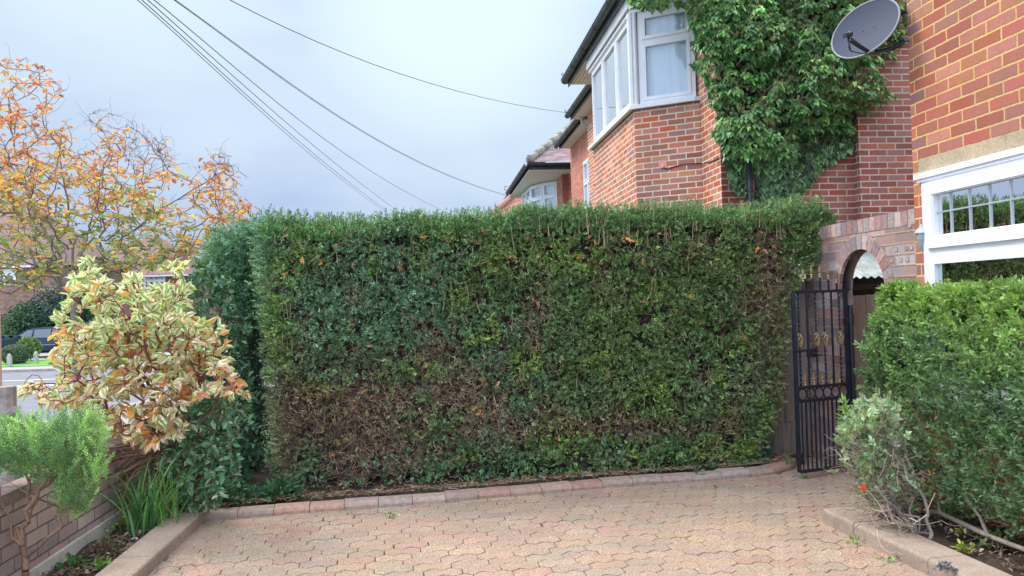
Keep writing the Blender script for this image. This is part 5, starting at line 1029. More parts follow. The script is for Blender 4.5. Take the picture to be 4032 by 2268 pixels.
n = 1650; xy = sample_poly(pg, n * 2); u = xy[:, 1] / D_; dens = np.clip(.42 + .65 * np.exp(-((u - 500) / 150) ** 2), 0, 1); hole = (np.hypot(xy[:, 0] / D_ - 205, xy[:, 1] / D_ - 345) < 38) | (np.hypot(xy[:, 0] / D_ - 440, xy[:, 1] / D_ - 470) < 25); xy = xy[(RNG.random(len(xy)) < dens) & ~hole][:n]; n = len(xy)
Pp = ats(xy, YT + np.clip(RNG.normal(0, .75, n), -1.5, 1.5)); Pp = Pp[(vnoise(Pp, 2.2, 61) > -.38)]
nd, pr, rr, tips = grow(limbs, Pp, .11, .0027, .20, .30, expo=2.35, outw=.05); rr = np.minimum(rr, .075)
bc_ = np.where((rr < .012)[:, None], np.array([.20, .15, .14]), np.array([.25, .22, .18])); skel(nd, pr, rr, bc_, 'branches', M_bark, tr, n=5)
tp = nd[tips]; td = unit(nd[tips] - nd[pr[tips]] + 1e-6); sx = np.array([(CM.T @ (p - O)) for p in tp]); px_ = CX - F * sx[:, 0] / sx[:, 2]; py_ = CY + F * sx[:, 1] / sx[:, 2]; px_, py_ = px_ / D_, py_ / D_
bare = (np.hypot((px_ - 375) / 70, (py_ - 365) / 75) < 1) | (np.hypot((px_ - 275) / 60, (py_ - 300) / 40) < 1) | (np.hypot((px_ - 590) / 45, (py_ - 400) / 40) < 1)
ow = np.clip((590 - py_) / 380, 0, 1); rgt = np.clip((px_ - 380) / 220, 0, 1)
cl = Cloud(); m = len(tp)
for i in range(9):
    keep = RNG.random(m) < np.where(bare, .07, np.clip(.60 - .20 * ow + .50 * vnoise(tp, 1.8, 62), .05, 1)); q = np.where(keep)[0]; k = len(q)
    az = RNG.uniform(0, 2 * math.pi, k); hz = np.stack([np.cos(az), np.sin(az), np.zeros(k)], 1); d = unit(hz * .9 + td[q] * .5 + [0, 0, -.42]); f = np.clip(.15 + ow[q] * .98 + rgt[q] * .35 + RNG.normal(0, .22, k), 0, 1)
    c = np.where((f < .25)[:, None], mixcol([(.26, .34, .12), (.34, .40, .13), (.17, .26, .11)], [2, 2, 2], k), np.where((f < .55)[:, None], mixcol([(.72, .44, .12), (.50, .42, .15), (.70, .33, .10)], [3, 2, 3], k), mixcol([(.66, .25, .13), (.64, .36, .17), (.56, .19, .13), (.50, .36, .19)], [3, 2, 2, 1], k)))
    cl.add(tp[q] + td[q] * RNG.uniform(-.16, .03, k)[:, None] + rnd(k, .025), d, rnd(k, .4) + [0, -.2, .8], RNG.uniform(.06, .10, k), RNG.uniform(.027, .042, k), c, T_LEAF)
cl.build('leaves', M_leaf_thin, tr)
# bare curling twig ends
cl = Cloud(); q = np.where(bare)[0]; q = np.concatenate([q, RNG.choice(m, 260)]); k = len(q)
for _ in range(2): twigs(tp[q] - td[q] * .05, td[q] + rnd(k, .45) + [0, 0, .2], RNG.uniform(.15, .32, k), RNG.uniform(.0022, .0034, k), np.tile([.24, .18, .16], (k, 1)), cl, 6, .5)
cl.build('twig_ends', M_twig, tr)

# ---------------------------------------------------------------- ivy on the neighbour's flank wall
iv = thing('wall_ivy', 'thick mass of flowering ivy covering the corner of the neighbouring brick house', 'ivy', FL.p(.6, .3, 0))
pg = dpoly([(1570, -140), (1575, -2), (1600, 18), (1640, 22), (1690, 16), (1728, 22), (1738, 60), (1752, 88), (1742, 120), (1765, 150), (1730, 158), (1748, 172), (1775, 195), (1785, 240), (1800, 290), (1797, 335), (1822, 372), (1832, 420), (1845, 470), (1868, 490), (1880, 470), (1888, 430), (1900, 440), (1905, 480), (1898, 512), (1935, 516), (1990, 492), (2030, 470), (2060, 430), (2085, 410), (2140, 375), (2160, 330), (2158, 290), (2195, 270), (2250, 238), (2258, 205), (2225, 180), (2250, 120), (2290, 60), (2290, -140)])
n = 11000; xy = sample_poly(pg, n); off = np.zeros(n); PL = []; P0_ = FL.P
d0 = ats(xy, np.full(n, 1.)) - O; t0 = ((FL.P - O) @ FL.n) / (d0 @ FL.n); Q = O + d0 * t0[:, None]; uu = (Q - FL.P) @ FL.t; vv = Q[:, 2]
Q3 = np.stack([uu, vv, 0 * uu], 1); poly = np.array(pg); dist = np.full(n, 1e9)
for i in range(len(poly)):
    a, b = poly[i], poly[(i + 1) % len(poly)]; ab = b - a; t = np.clip(((xy - a) @ ab) / (ab @ ab), 0, 1); dist = np.minimum(dist, np.linalg.norm(xy - a - t[:, None] * ab, axis=1))
edge = np.clip(dist / 160, 0, 1); lum = np.clip(.5 + .8 * vnoise(Q3 * [1, .8, 1], 3.2, 71) + .75 * vnoise(Q3 * [1, .85, 1], 6.5, 72), 0, 1); high = np.clip((vv - 2.6) / 1.2, 0, 1)
off = .05 + edge * (.10 + .40 * lum * (.35 + .65 * high)); off = np.where(uu < .0, np.maximum(off, .06), off)
t1 = (((FL.P + FL.n * 0) - O) @ FL.n)
PO = O + d0 * (((t1 + off * 1.0 * (FL.n @ FL.n)) / (d0 @ FL.n))[:, None]); low_ = (high < .45) | (edge < .10)
# flat shingled juvenile leaves low down and round the edge
Ql = PO - FL.n * 0; kl = (RNG.random(n) < np.where(low_ | ((uu > .9) & (high < .7)), .72, .25)); offl = .05 + .10 * edge[kl] * lum[kl] + RNG.uniform(0, .03, kl.sum()); Pl = O + d0[kl] * (((t1 + offl) / (d0[kl] @ FL.n)))[:, None]; m = len(Pl)
fy = np.clip(vnoise(Pl, 2.5, 75) * 1.3 - .2, 0, 1)[:, None]; c = mixcol([(.13, .28, .10), (.19, .37, .14), (.27, .45, .20), (.08, .19, .075)], [3, 3, 2, 2], m, .25) * (1 - fy) + np.array([.24, .40, .11]) * fy
cl = Cloud(); L = RNG.uniform(.055, .095, m); cl.add(Pl, np.stack([RNG.normal(0, .35, m), np.full(m, -.3), np.full(m, -.85)], 1), unit(rnd(m, .25) + [0, -1., .45]), L, L * RNG.uniform(.8, .98, m), c, T_IVY)
# mature flowering shoots standing out from the wall, each an umbrella of drooping leaves
ci = np.where((high > .40 + .25 * (uu > .9)) & (edge > .10))[0]; ci = ci[vnoise(Q3[ci], 5.5, 73) > -.42]; pick = []; 
for j in ci:
    if all(abs(xy[j, 0] - xy[i, 0]) + abs(xy[j, 1] - xy[i, 1]) > 27 for i in pick[-260:]): pick.append(j)
    if len(pick) > 560: break
pick = np.array(pick); oc = .14 + edge[pick] * (.10 + .34 * lum[pick]) * (.5 + .5 * high[pick]); Hc = O + d0[pick] * (((t1 + oc) / (d0[pick] @ FL.n)))[:, None]; m = len(Hc); ctone = mixcol([(.16, .32, .12), (.22, .41, .15), (.31, .50, .17), (.13, .26, .10)], [3, 3, 2, 1], m, .22)
for i in range(17):
    az = RNG.uniform(-2.0, 2.0, m); rr_ = RNG.uniform(.015, .075, m); dv = np.stack([np.sin(az), -np.cos(az), np.zeros(m)], 1); p = Hc + dv * rr_[:, None] - np.array([0, 0, 1.]) * (rr_ * .9 + RNG.uniform(-.01, .05, m))[:, None]
    L = RNG.uniform(.05, .08, m); cl.add(p, dv * .75 + rnd(m, .18) + [0, 0, -.75], dv * .8 + rnd(m, .2) + [0, -.1, .75], L, L * RNG.uniform(.55, .75, m), ctone * np.exp(RNG.normal(0, .15, (m, 1))), T_IVY)
PO = Hc
# inner layer close to the brick: older leaves, colour darkened so hollows look shaded
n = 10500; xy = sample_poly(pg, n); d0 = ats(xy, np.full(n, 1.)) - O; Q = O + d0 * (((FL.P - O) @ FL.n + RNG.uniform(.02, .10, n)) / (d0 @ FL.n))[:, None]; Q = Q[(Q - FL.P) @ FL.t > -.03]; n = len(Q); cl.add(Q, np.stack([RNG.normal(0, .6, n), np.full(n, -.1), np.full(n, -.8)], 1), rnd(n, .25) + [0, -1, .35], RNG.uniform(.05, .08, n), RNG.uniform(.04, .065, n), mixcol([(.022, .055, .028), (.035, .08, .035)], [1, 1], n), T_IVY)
# a single climbing strand
zz = np.linspace(3.0, 3.75, 60); su, _ = FL.s_of(3522, 250); Q = np.stack([FL.p(su, .03, z) for z in zz]) + rnd(60, .012); cl.add(Q, rnd(60, .5) + [0, 0, -1], rnd(60, .2) + [0, -1, .3], .034, .032, mixcol([(.17, .30, .12), (.10, .20, .08)], [1, 1], 60), T_IVY)
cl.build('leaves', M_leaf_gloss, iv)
k = np.where(RNG.random(len(PO)) < .5)[0]; cl = Cloud(); Hc = PO[k] + [0, -.03, .035]
fc = mixcol([(.36, .30, .16), (.42, .36, .20), (.28, .22, .12)], [2, 2, 1], len(k), .15)
for b_i in range(3):
    Hb = Hc + rnd(len(k), .028)
    for i in range(26): m = len(k); v = unit(rnd(m)); cl.add(Hb + v * .017, np.cross(v, rnd(m)), v, .012, .012, fc * RNG.uniform(.8, 1.2), T_DIA)
cl.build('flower_heads', M_leaf, iv)
stm = [FL.p(.42, .03, 0), FL.p(.40, .04, 1.5), FL.p(.36, .05, 2.6), FL.p(.42, .05, 3.1), FL.p(.5, .05, 3.6)]; tg = Q.copy(); sel = PO[RNG.choice(len(PO), 160, replace=False)]; sel = sel + [0, .12, 0]; nd, pr, rr, _ = grow([stm], sel, .12, .004, .3, .1); skel(nd, pr, rr, np.array([.30, .21, .16]), 'stems', M_bark, iv)

# ---------------------------------------------------------------- privet hedge and twiggy euonymus on the right
pvh = thing('privet_hedge', 'fresh green privet hedge below the leaded window of the near house', 'hedge', (2.5, 4.0, 0))
n = 8000; s_ = RNG.uniform(-.02, 4.2, n); z = RNG.uniform(.22, 1.42, n); zt2 = 1.37 + .05 * vnoise(np.stack([s_, s_ * 0, s_ * 0], 1), 3, 81) - .16 * np.clip((.28 - s_) / .30, 0, 1)
top = RNG.random(n) < .33; z = np.where(top, zt2 - RNG.uniform(0, .07, n), np.minimum(z, zt2)); oo = np.where(top, RNG.uniform(.03, .21, n), .34 - .16 * np.clip((z - 1.0) / .35, 0, 1) + .04 * vnoise(np.stack([s_, z, z * 0], 1), 5, 82) + .05 * np.clip(s_ - .6, 0, 1.5)); endm = RNG.random(n) < .16; s_ = np.where(endm, -.03 + .06 * vnoise(np.stack([oo, z, z], 1), 6, 83), s_); oo = np.where(endm, RNG.uniform(.02, 1, n) * (.32 - .15 * np.clip((z - 1.0) / .35, 0, 1)), oo)
kp_ = (z > .78) | (RNG.random(n) < np.clip((z - .35) * 1.1, .0, 1) + .9 * np.clip((s_ - .1) * 1.6, 0, 1)); s_, z, oo = s_[kp_], z[kp_], oo[kp_]; n = len(s_)
P = A[None] - D1[None] * s_[:, None] * 1 - D2[None] * oo[:, None]; P[:, 2] = z
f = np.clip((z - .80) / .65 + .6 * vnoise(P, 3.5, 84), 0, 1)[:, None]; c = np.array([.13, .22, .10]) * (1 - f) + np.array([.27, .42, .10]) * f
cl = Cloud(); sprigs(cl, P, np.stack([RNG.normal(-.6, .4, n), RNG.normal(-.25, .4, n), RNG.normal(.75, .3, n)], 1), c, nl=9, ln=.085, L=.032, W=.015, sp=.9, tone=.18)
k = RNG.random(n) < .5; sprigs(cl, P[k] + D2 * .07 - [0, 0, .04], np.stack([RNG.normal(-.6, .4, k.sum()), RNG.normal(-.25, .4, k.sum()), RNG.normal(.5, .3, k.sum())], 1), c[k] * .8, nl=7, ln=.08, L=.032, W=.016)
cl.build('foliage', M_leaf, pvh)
ns = 9; limbs = []
for i in range(ns):
    r0_ = A - D1 * (.15 + i * .45) - D2 * RNG.uniform(.18, .32); r0_[2] = .02; limbs.append([r0_, r0_ + [RNG.normal(-.05, .05), RNG.normal(0, .12), .35], r0_ + [RNG.normal(-.05, .05), RNG.normal(0, .15), .9]])
nd, pr, rr, _ = grow(limbs, P[RNG.choice(n, 520, replace=False)] + D2 * .05, .09, .0024, .3, .05); skel(nd, pr, rr * .8, np.array([.33, .27, .22]), 'branches', M_bark, pvh)
eu = thing('euonymus_bush', 'twiggy grey-green shrub with bare tangled stems leaning over the right kerb', 'shrub', (2.28, 4.35, 0))
pg = dpoly([(2128, 1085), (2140, 1040), (2165, 1022), (2215, 1010), (2250, 1025), (2275, 1080), (2290, 1150), (2300, 1230), (2290, 1290), (2240, 1290), (2180, 1270), (2150, 1225), (2130, 1170), (2118, 1130)])
n = 400; Pp = ats(sample_poly(pg, n), 4.55 + RNG.uniform(-.22, .25, n)); rt = onz(2335 * D_, 1375 * D_, .03); r2 = onz(2270 * D_, 1300 * D_, .05)
limbs = [[rt, at(2262 * D_, 1305 * D_, 4.25), at(2240 * D_, 1240 * D_, 4.4), at(2200 * D_, 1160 * D_, 4.5)], [rt + [.06, .03, 0], at(2330 * D_, 1260 * D_, 4.3), at(2290 * D_, 1150 * D_, 4.45)], [rt + [.02, .1, 0], at(2290 * D_, 1230 * D_, 4.45), at(2240 * D_, 1100 * D_, 4.55)], [rt, at(2270 * D_, 1300 * D_, 4.3), at(2180 * D_, 1230 * D_, 4.4), at(2130 * D_, 1110 * D_, 4.5)], [rt, at(2250 * D_, 1270 * D_, 4.5), at(2160 * D_, 1160 * D_, 4.65)]]
nd, pr, rr, tips = grow(limbs, Pp, .05, .0022, .4, .1, expo=2.2); skel(nd, pr, rr, np.array([.27, .215, .175]), 'branches', M_bark, eu)
tp = nd[tips]; td = unit(nd[tips] - nd[pr[tips]] + 1e-6); zf = np.clip((tp[:, 2] - .28) / .45, 0, 1); k = RNG.random(len(tp)) < (.25 + .75 * zf); tp, td = tp[k], td[k]; tp = np.concatenate([tp, tp + rnd(len(tp), .025), tp + rnd(len(tp), .035)]); td = np.concatenate([td] * 3); m = len(tp); cl = Cloud()
sprigs(cl, tp - td * .02, td + [-.1, -.2, .4], mixcol([(.34, .44, .26), (.27, .38, .19), (.45, .52, .31), (.22, .34, .14)], [3, 2, 2, 1], m), nl=9, ln=.05, L=.030, W=.016, sp=.9, tone=.12); cl.build('foliage', M_leaf, eu)
cl = Cloud(); m = 330; P = ats(sample_poly(dpoly([(2125, 1120), (2250, 1080), (2300, 1200), (2290, 1310), (2190, 1300), (2140, 1230)]), m), 4.5 + RNG.uniform(-.2, .2, m)); twigs(P, np.stack([RNG.normal(-.5, .5, m), RNG.normal(-.2, .4, m), RNG.normal(.3, .6, m)], 1), RNG.uniform(.08, .22, m), RNG.uniform(.0016, .0032, m), mixcol([(.34, .27, .21), (.25, .19, .15), (.42, .35, .26)], [1, 1, 1], m), cl, 4, .4); 
m = 26; P = ats(sample_poly(dpoly([(2180, 1290), (2290, 1290), (2290, 1330), (2230, 1320)]), m), 4.2 + RNG.uniform(-.1, .2, m)); P[:, 2] = np.maximum(P[:, 2], .1); twigs(P, np.stack([RNG.normal(-.4, .8, m), RNG.normal(-.2, .5, m), RNG.normal(-.3, .3, m)], 1), RNG.uniform(.2, .4, m), .0035, mixcol([(.40, .33, .25), (.28, .22, .17)], [1, 1], m), cl, 8, .45); cl.build('twigs', M_twig, eu)
# long green shoot, red berries
cl = Cloud(); P = np.stack([at(2127 * D_ - 8 * math.sin(i * .5), (1100 - i * 6.5) * D_, 4.72) for i in range(14)]); sprigs(cl, P, np.tile([-.5, -.2, .8], (14, 1)), np.tile([.25, .40, .10], (14, 1)), nl=4, ln=.03, L=.05, W=.014); cl.build('young_shoot', M_leaf, eu)
be = thing('red_berries', 'small cluster of bright red berries on an orange-green husk among the bare stems', 'berries', at(3398, 1925, 4.25)); mb = MB()
for _ in range(16):
    q = at(3398, 1922, 4.22) + np.array([random.gauss(0, .007), random.gauss(0, .006), random.gauss(0, .013)]); mb.lathe(q, [(.001, -.004), (.0035, -.002), (.0042, 0), (.0035, .002), (.001, .004)], 6)
mb.build('berry', M_red, be, smooth=True); mb = MB(); q = at(3392, 1912, 4.24); mb.face([q, q + [.02, 0, .018], q + [.03, .01, -.01], q + [.01, .005, -.02]]); mb.build('husk', pbr('husk', (.55, .30, .06), .6), be)

# ---------------------------------------------------------------- strappy clump, small bed plants, litter
def blades(name, label, cat, base, n, L, W, cols, mat=M_leaf_gloss, rad_=.07, arch_=.9, lean=(0, 0), group=None, up=1.):
    t = thing(name, label, cat, base, group); cl = Cloud(); p = np.array(base, float) + rnd(n, rad_) * [1, 1, 0]; az = RNG.uniform(0, 2 * math.pi, n); h = np.stack([np.cos(az) + lean[0], np.sin(az) + lean[1], np.zeros(n)], 1); el = RNG.uniform(.05, .5, n)[:, None]
    d = unit(h * el + [0, 0, up]); Lb = L * RNG.uniform(.55, 1.15, n); K = 7; sd = unit(np.cross(h, [[0, 0, 1.]]) + rnd(n, .3)); c = mixcol(cols, [1] * len(cols), n, .2); V = np.zeros((n, (K + 1) * 2, 3))
    for k in range(K + 1):
        w_ = W * (1 - (k / K) ** 2 * .92) * .5; V[:, 2 * k] = p - sd * w_; V[:, 2 * k + 1] = p + sd * w_; p = p + d * (Lb / K)[:, None]; d = unit(d + h * .12 * arch_ + np.array([0, 0, -.20 * arch_]) * (k / K) * RNG.uniform(.6, 1.6, n)[:, None])
    off = np.arange(n)[:, None] * (K + 1) * 2; Fq = np.concatenate([off + np.array([[2 * k, 2 * k + 1, 2 * k + 3, 2 * k + 2]]) for k in range(K)]); cl.raw(V.reshape(-1, 3), Fq, np.repeat(c, (K + 1) * 2, 0)); cl.build('leaves', mat, t); return t
bb_ = onz(372 * D_, 1335 * D_, .03); blades('daylily_clump', 'strappy dark green clump of arching leaves beside the low wall', 'plant', bb_, 90, .52, .014, [(.10, .26, .07), (.06, .17, .06), (.17, .36, .09)], lean=(-.1, .1))
blades('daylily_clump', 'lighter green strappy tuft whose blades arch over the left kerb', 'plant', onz(415 * D_, 1312 * D_, .05), 26, .50, .012, [(.17, .38, .09), (.22, .42, .10)], rad_=.04, lean=(.5, -.1))
blades('road_grass', 'wispy long grass tuft beyond the low wall by the road', 'grass tuft', (-3.15, 5.6, .0), 60, .75, .010, [(.12, .25, .08), (.16, .30, .12)], rad_=.10)
blades('iris_tuft', 'upright dark iris blades at the hedge end near the iron gate', 'plant', onz(3022, 1812, .05), 9, .34, .02, [(.05, .15, .09), (.08, .20, .11)], rad_=.025, arch_=.25)
blades('iris_tuft', 'short green shoots on bare soil just left of the iron gate foot', 'plant', onz(3108, 1828, .05), 8, .14, .012, [(.16, .28, .10), (.10, .22, .08)], rad_=.03, arch_=.3)
def cushion(name, label, cat, c, r, n, cols, L=.02, W=.014, T=T_LEAF, stems=6, group=None, flat=.7):
    t = thing(name, label, cat, c, group); v = unit(rnd(n)); v[:, 2] = np.abs(v[:, 2]); P = np.array(c) + v * [r, r, r * flat] * (RNG.random(n) ** .4)[:, None]; cl = Cloud(); cl.add(P, v + rnd(n, .5), rnd(n, .4) + [0, -.2, 1], L * RNG.uniform(.6, 1.3, n), W * RNG.uniform(.7, 1.2, n), mixcol(cols, [1] * len(cols), n), T); cl.build('leaves', M_leaf, t)
    if stems:
        cl = Cloud(); k = stems; twigs(np.tile(np.array(c, float), (k, 1)), rnd(k, .6) + [0, 0, 1], r * .9, .003, np.tile([.17, .10, .08], (k, 1)), cl, 4, .3); cl.build('stems', M_twig, t)
    return t
g = 'small plants in the left bed'
for x, y, r, n, cols, L, lab in [(505, 1985, .13, 160, [(.06, .16, .05), (.04, .11, .05)], .035, 'dark green low ivy patch against the wall plinth in the left bed'), (475, 2075, .10, 130, [(.52, .52, .08), (.38, .44, .10)], .018, 'cushion of tiny yellow flowers in the left bed'), (365, 2115, .13, 110, [(.33, .42, .14), (.22, .32, .10)], .022, 'sparse pale green shrublet with twisted stem in front of the plinth'),
                               (430, 2180, .12, 150, [(.14, .09, .06), (.20, .13, .09), (.10, .16, .05)], .025, 'brown withered plant with dead stems in the left bed'), (410, 2235, .06, 50, [(.16, .36, .05)], .03, 'small bright green seedling at the kerb edge'), (285, 2240, .08, 60, [(.08, .20, .05)], .035, 'low dark green leaves near the bottom of the left bed')]:
    cushion('bed_plant', lab, 'plant', onz(x, y, .03), r, n, cols, L, L * .7, group=g)
for x_, y_, rr_, lab in ((-2.05, 5.50, .20, 'low dark ivy clump in the corner where the two kerbs meet'), (-1.72, 5.60, .17, 'ivy and seedlings under the hedge corner right of the kerb joint'), (-2.35, 5.62, .18, 'dark leafy ground plant below the low evergreen shrub')):
    cushion('ground_plant', lab, 'plant', (x_, y_, .05), rr_, 260, [(.06, .15, .07), (.09, .20, .09), (.05, .12, .05)], .045, .032, T_IVY, 5)
g = 'small plants in the right bed'
for x, y, r, n, cols, L, lab in [(3760, 2040, .12, 130, [(.12, .24, .08), (.20, .36, .10)], .03, 'leafy green shoots at the foot of the privet in the right bed'), (3830, 2110, .07, 40, [(.38, .44, .09), (.45, .36, .08)], .032, 'small plant with yellow-green rosettes in the right bed'), (3800, 2170, .05, 30, [(.40, .46, .09)], .03, 'second yellow-green rosette lower in the right bed'), (3600, 1960, .14, 170, [(.14, .28, .09), (.20, .34, .12)], .03, 'loose green foliage low between the woody stems on the right'), (3935, 2150, .10, 80, [(.10, .22, .07), (.2, .3, .1)], .03, 'low green weeds at the right edge of the bed')]:
    cushion('bed_plant', lab, 'plant', onz(x, y, .06), r, n, cols, L, L * .75, group=g)
cushion('sedum_clump', 'tiny dark grey-blue rosette growing at the edge of the right kerb', 'plant', onz(3720, 2245, .08), .045, 90, [(.10, .11, .15), (.16, .17, .21)], .016, .012, stems=0)
g = 'weeds in the paving joints'
for i, (x, y, lab) in enumerate([(3168, 1878, 'bright weed tuft against the kerb below the iron gate'), (3362, 2135, 'spiky green weed at the foot of the right kerb'), (1380, 2028, 'fallen lime green leaf on the paving near the hedge kerb'), (1550, 2032, 'small green weed right of the fallen leaf by the hedge kerb'), (700, 2240, 'pale green leaf lying at the bottom left of the paving'), (820, 2184, 'dark-edged green leaf lying near the left kerb'), (3510, 2205, 'tiny green weed beside the lower right kerb'), (2810, 1925, 'pale upright weed in the paving below the hedge')]):
    P = onz(x, y, .008); t = thing('paving_weed', lab, 'weed', P, g); n = 14 if i in (0, 1, 3, 6) else 4; cl = Cloud(); cl.add(P + rnd(n, .018) * [1.3, 1, .3] + [0, 0, .008], rnd(n) + [0, 0, .3], rnd(n, .3) + [0, 0, 1], .028, .013, mixcol([(.22, .38, .08), (.12, .24, .06)], [2, 1], n), T_LEAF); cl.build('leaves', M_leaf, t)
# ivy leaves and litter at the hedge foot: nobody could count them
cl = Cloud(); n = 950; x = RNG.uniform(-3.1, 2.0, n); P = np.stack([x, yf(x) - .10 + RNG.uniform(-.04, .25, n) - .16 * (RNG.random(n) < .2), .07 + RNG.random(n) ** 2 * .26], 1); P = P[vnoise(P, 2.5, 91) > -.15]; n = len(P)
cl.add(P, rnd(n, .7) + [0, -.3, -.4], rnd(n, .35) + [0, -.8, .6], RNG.uniform(.028, .046, n), RNG.uniform(.024, .04, n), mixcol([(.035, .09, .04), (.06, .14, .06), (.04, .10, .05)], [1, 1, 1], n), T_IVY); tag(cl.build('ground_ivy', M_leaf_gloss), 'creeping ivy leaves along the foot of the hedge', 'ivy', kind='stuff')
cl = Cloud(); n = 1500; u = RNG.random(n); kx = np.interp(u, np.linspace(0, 1, len(kp)), [q[0] for q in kp]); ky = np.interp(u, np.linspace(0, 1, len(kp)), [q[1] for q in kp]); P = np.stack([kx, ky + .13 + np.abs(RNG.normal(0, .12, n)), np.full(n, .068)], 1)
twigs(P, rnd(n) * [1, .6, .12], RNG.uniform(.02, .09, n), RNG.uniform(.001, .0022, n), mixcol([(.34, .24, .15), (.22, .15, .11), (.48, .38, .24), (.30, .15, .08)], [3, 3, 1, 1], n), cl, 3, .3)
cl.add(P + [0, .02, 0], rnd(n) * [1, 1, .2], rnd(n, .3) + [0, 0, 1], .022, .012, mixcol([(.30, .17, .09), (.20, .12, .08), (.38, .26, .13)], [1, 1, 1], n)); tag(cl.build('hedge_litter', M_twig), 'dry clippings and twigs along the top of the kerb', 'litter', kind='stuff')
cl = Cloud(); n = 900; P = np.concatenate([np.stack([RNG.uniform(-2.5, -2.25, n // 2), RNG.uniform(3.2, 5.3, n // 2), np.full(n // 2, .055)], 1), np.stack([RNG.uniform(2.3, 2.8, n // 2), RNG.uniform(3, 4.7, n // 2), np.full(n // 2, .085)], 1)]); n = len(P)
cl.add(P, rnd(n) * [1, 1, .3], rnd(n, .4) + [0, 0, 1], .035, .018, mixcol([(.16, .10, .07), (.28, .18, .12), (.10, .07, .05), (.36, .28, .22)], [3, 2, 3, 1], n), T_LEAF); twigs(P[::3], rnd(len(P[::3])) * [1, 1, .4], .09, .0018, np.tile([.30, .22, .17], (len(P[::3]), 1)), cl, 3, .3); tag(cl.build('bed_litter', M_twig), 'fallen brown leaves and bark bits on the soil of the beds', 'litter', kind='stuff')

# ---------------------------------------------------------------- overhead cables
WG = 'overhead cables crossing the sky'
def wire(label, pts, Y0, Y1, r=.008, k=14):
    pts = np.array(pts, float); 
    t = np.linspace(0, 1, k); L = np.concatenate([[0], np.cumsum(np.linalg.norm(np.diff(pts, axis=0), axis=1))]); L /= L[-1]
    co = [np.polyfit(L, pts[:, a], min(3, len(pts) - 1)) for a in (0, 1)]; xs = np.polyval(co[0], t); ys_ = np.polyval(co[1], t); inv = (1 - t) / Y0 + t / Y1
    P = [at(x, y, 1 / i) for x, y, i in zip(xs, ys_, inv)]; mb = MB(); mb.tube(P, r, 5); return tag(mb.build('overhead_cable', M_wire, smooth=True, loc=P[0]), label, 'cable', WG)
wire('cable ending at the neighbouring house gutter, highest and rightmost of the cables', [(830, -40), (908, 0), (1100, 98), (1560, 285), (1880, 380), (2110, 425), (2248, 447)], 7, 16.2, .0042)
wire('upper strand of the close pair of cables running to the farther roof', [(640, -35), (693, 0), (1100, 298), (1247, 400), (1543, 581), (1775, 694), (2007, 772)], 8, 27, .0042)
wire('lower strand of the close pair of cables running to the farther roof', [(630, -38), (688, 0), (1100, 303), (1250, 407), (1543, 585), (1775, 697), (2007, 775)], 8, 27, .0042)
wire('cable just left of the close pair, dropping behind the middle of the hedge', [(560, -40), (604, 0), (1025, 350), (1100, 409), (1430, 655), (1768, 841)], 9, 40, .0062)
wire('third cable from the left of the four that dive behind the hedge', [(540, -38), (580, 0), (975, 350), (1100, 458), (1350, 668), (1605, 858)], 9, 45, .0062)
wire('second cable from the left of the four that dive behind the hedge', [(520, -36), (557, 0), (943, 350), (1100, 487), (1330, 685), (1560, 855)], 9, 45, .0062)
wire('leftmost cable of all, diving behind the hedge', [(500, -38), (540, 0), (927, 350), (1100, 500), (1320, 690), (1548, 855)], 9, 45, .0055)

# ---------------------------------------------------------------- across the street
def blob(name, label, cat, c, r, n, cols, wts, L, W, mat=M_leaf, T=T_DIA, trunk=True, lump=.25, group=None, box=0., trunkr=.05):
    t = thing(name, label, cat, (c[0], c[1], gz(c[1])), group); v = unit(rnd(n)); 
    if box: v = np.sign(v) * np.abs(v) ** (1 - box); v = v / np.max(np.abs(v), axis=1, keepdims=True) * (1 - box * .1) if box > .5 else unit(v)
    R = (1 + lump * vnoise(v, 2.2, len(BASE)) + lump * .6 * vnoise(v, 5.5, len(BASE) + 1)) * (RNG.random(n) ** .22); P = np.array(c) + v * np.array(r) * R[:, None]; P[:, 2] = np.maximum(P[:, 2], gz(c[1]) + .05)
    cl = Cloud(); cl.add(P, rnd(n) + v * .5, unit(v + rnd(n, .5) + [0, 0, .3]), L * RNG.uniform(.7, 1.3, n), W * RNG.uniform(.7, 1.3, n), mixcol(cols, wts, n, .22), T); cl.build('crown', mat, t)
    if trunk:
        base = np.array([c[0], c[1], gz(c[1])]); tg = P[RNG.choice(n, 60)]; nd, pr, rr, _ = grow([[base, base * [1, 1, 0] + [0, 0, c[2]]]], tg, max(r) / 6, trunkr * .12); skel(nd, pr, rr, np.array([.12, .10, .08]), 'trunk', M_bark, t)
    return t
gg = lambda x, y, Y: at(x, y, Y)
q = gg(60, 1440, 33.2); blob('topiary_bush', 'clipped grey-green rounded bush at the kerb across the street', 'bush', (q[0], 33.2, gz(33) + .46), (.56, .5, .44), 5200, [(.07, .12, .06), (.10, .16, .08), (.14, .19, .11)], [2, 3, 1], .07, .04, lump=.05, box=.35)
q = gg(120, 1380, 35); blob('roadside_shrub', 'yellow-green twiggy shrub in front of the parked car', 'shrub', (q[0], 35.0, gz(35) + .66), (.42, .4, .42), 3000, [(.14, .24, .06), (.24, .34, .08), (.08, .15, .05)], [3, 2, 2], .10, .06, lump=.35)
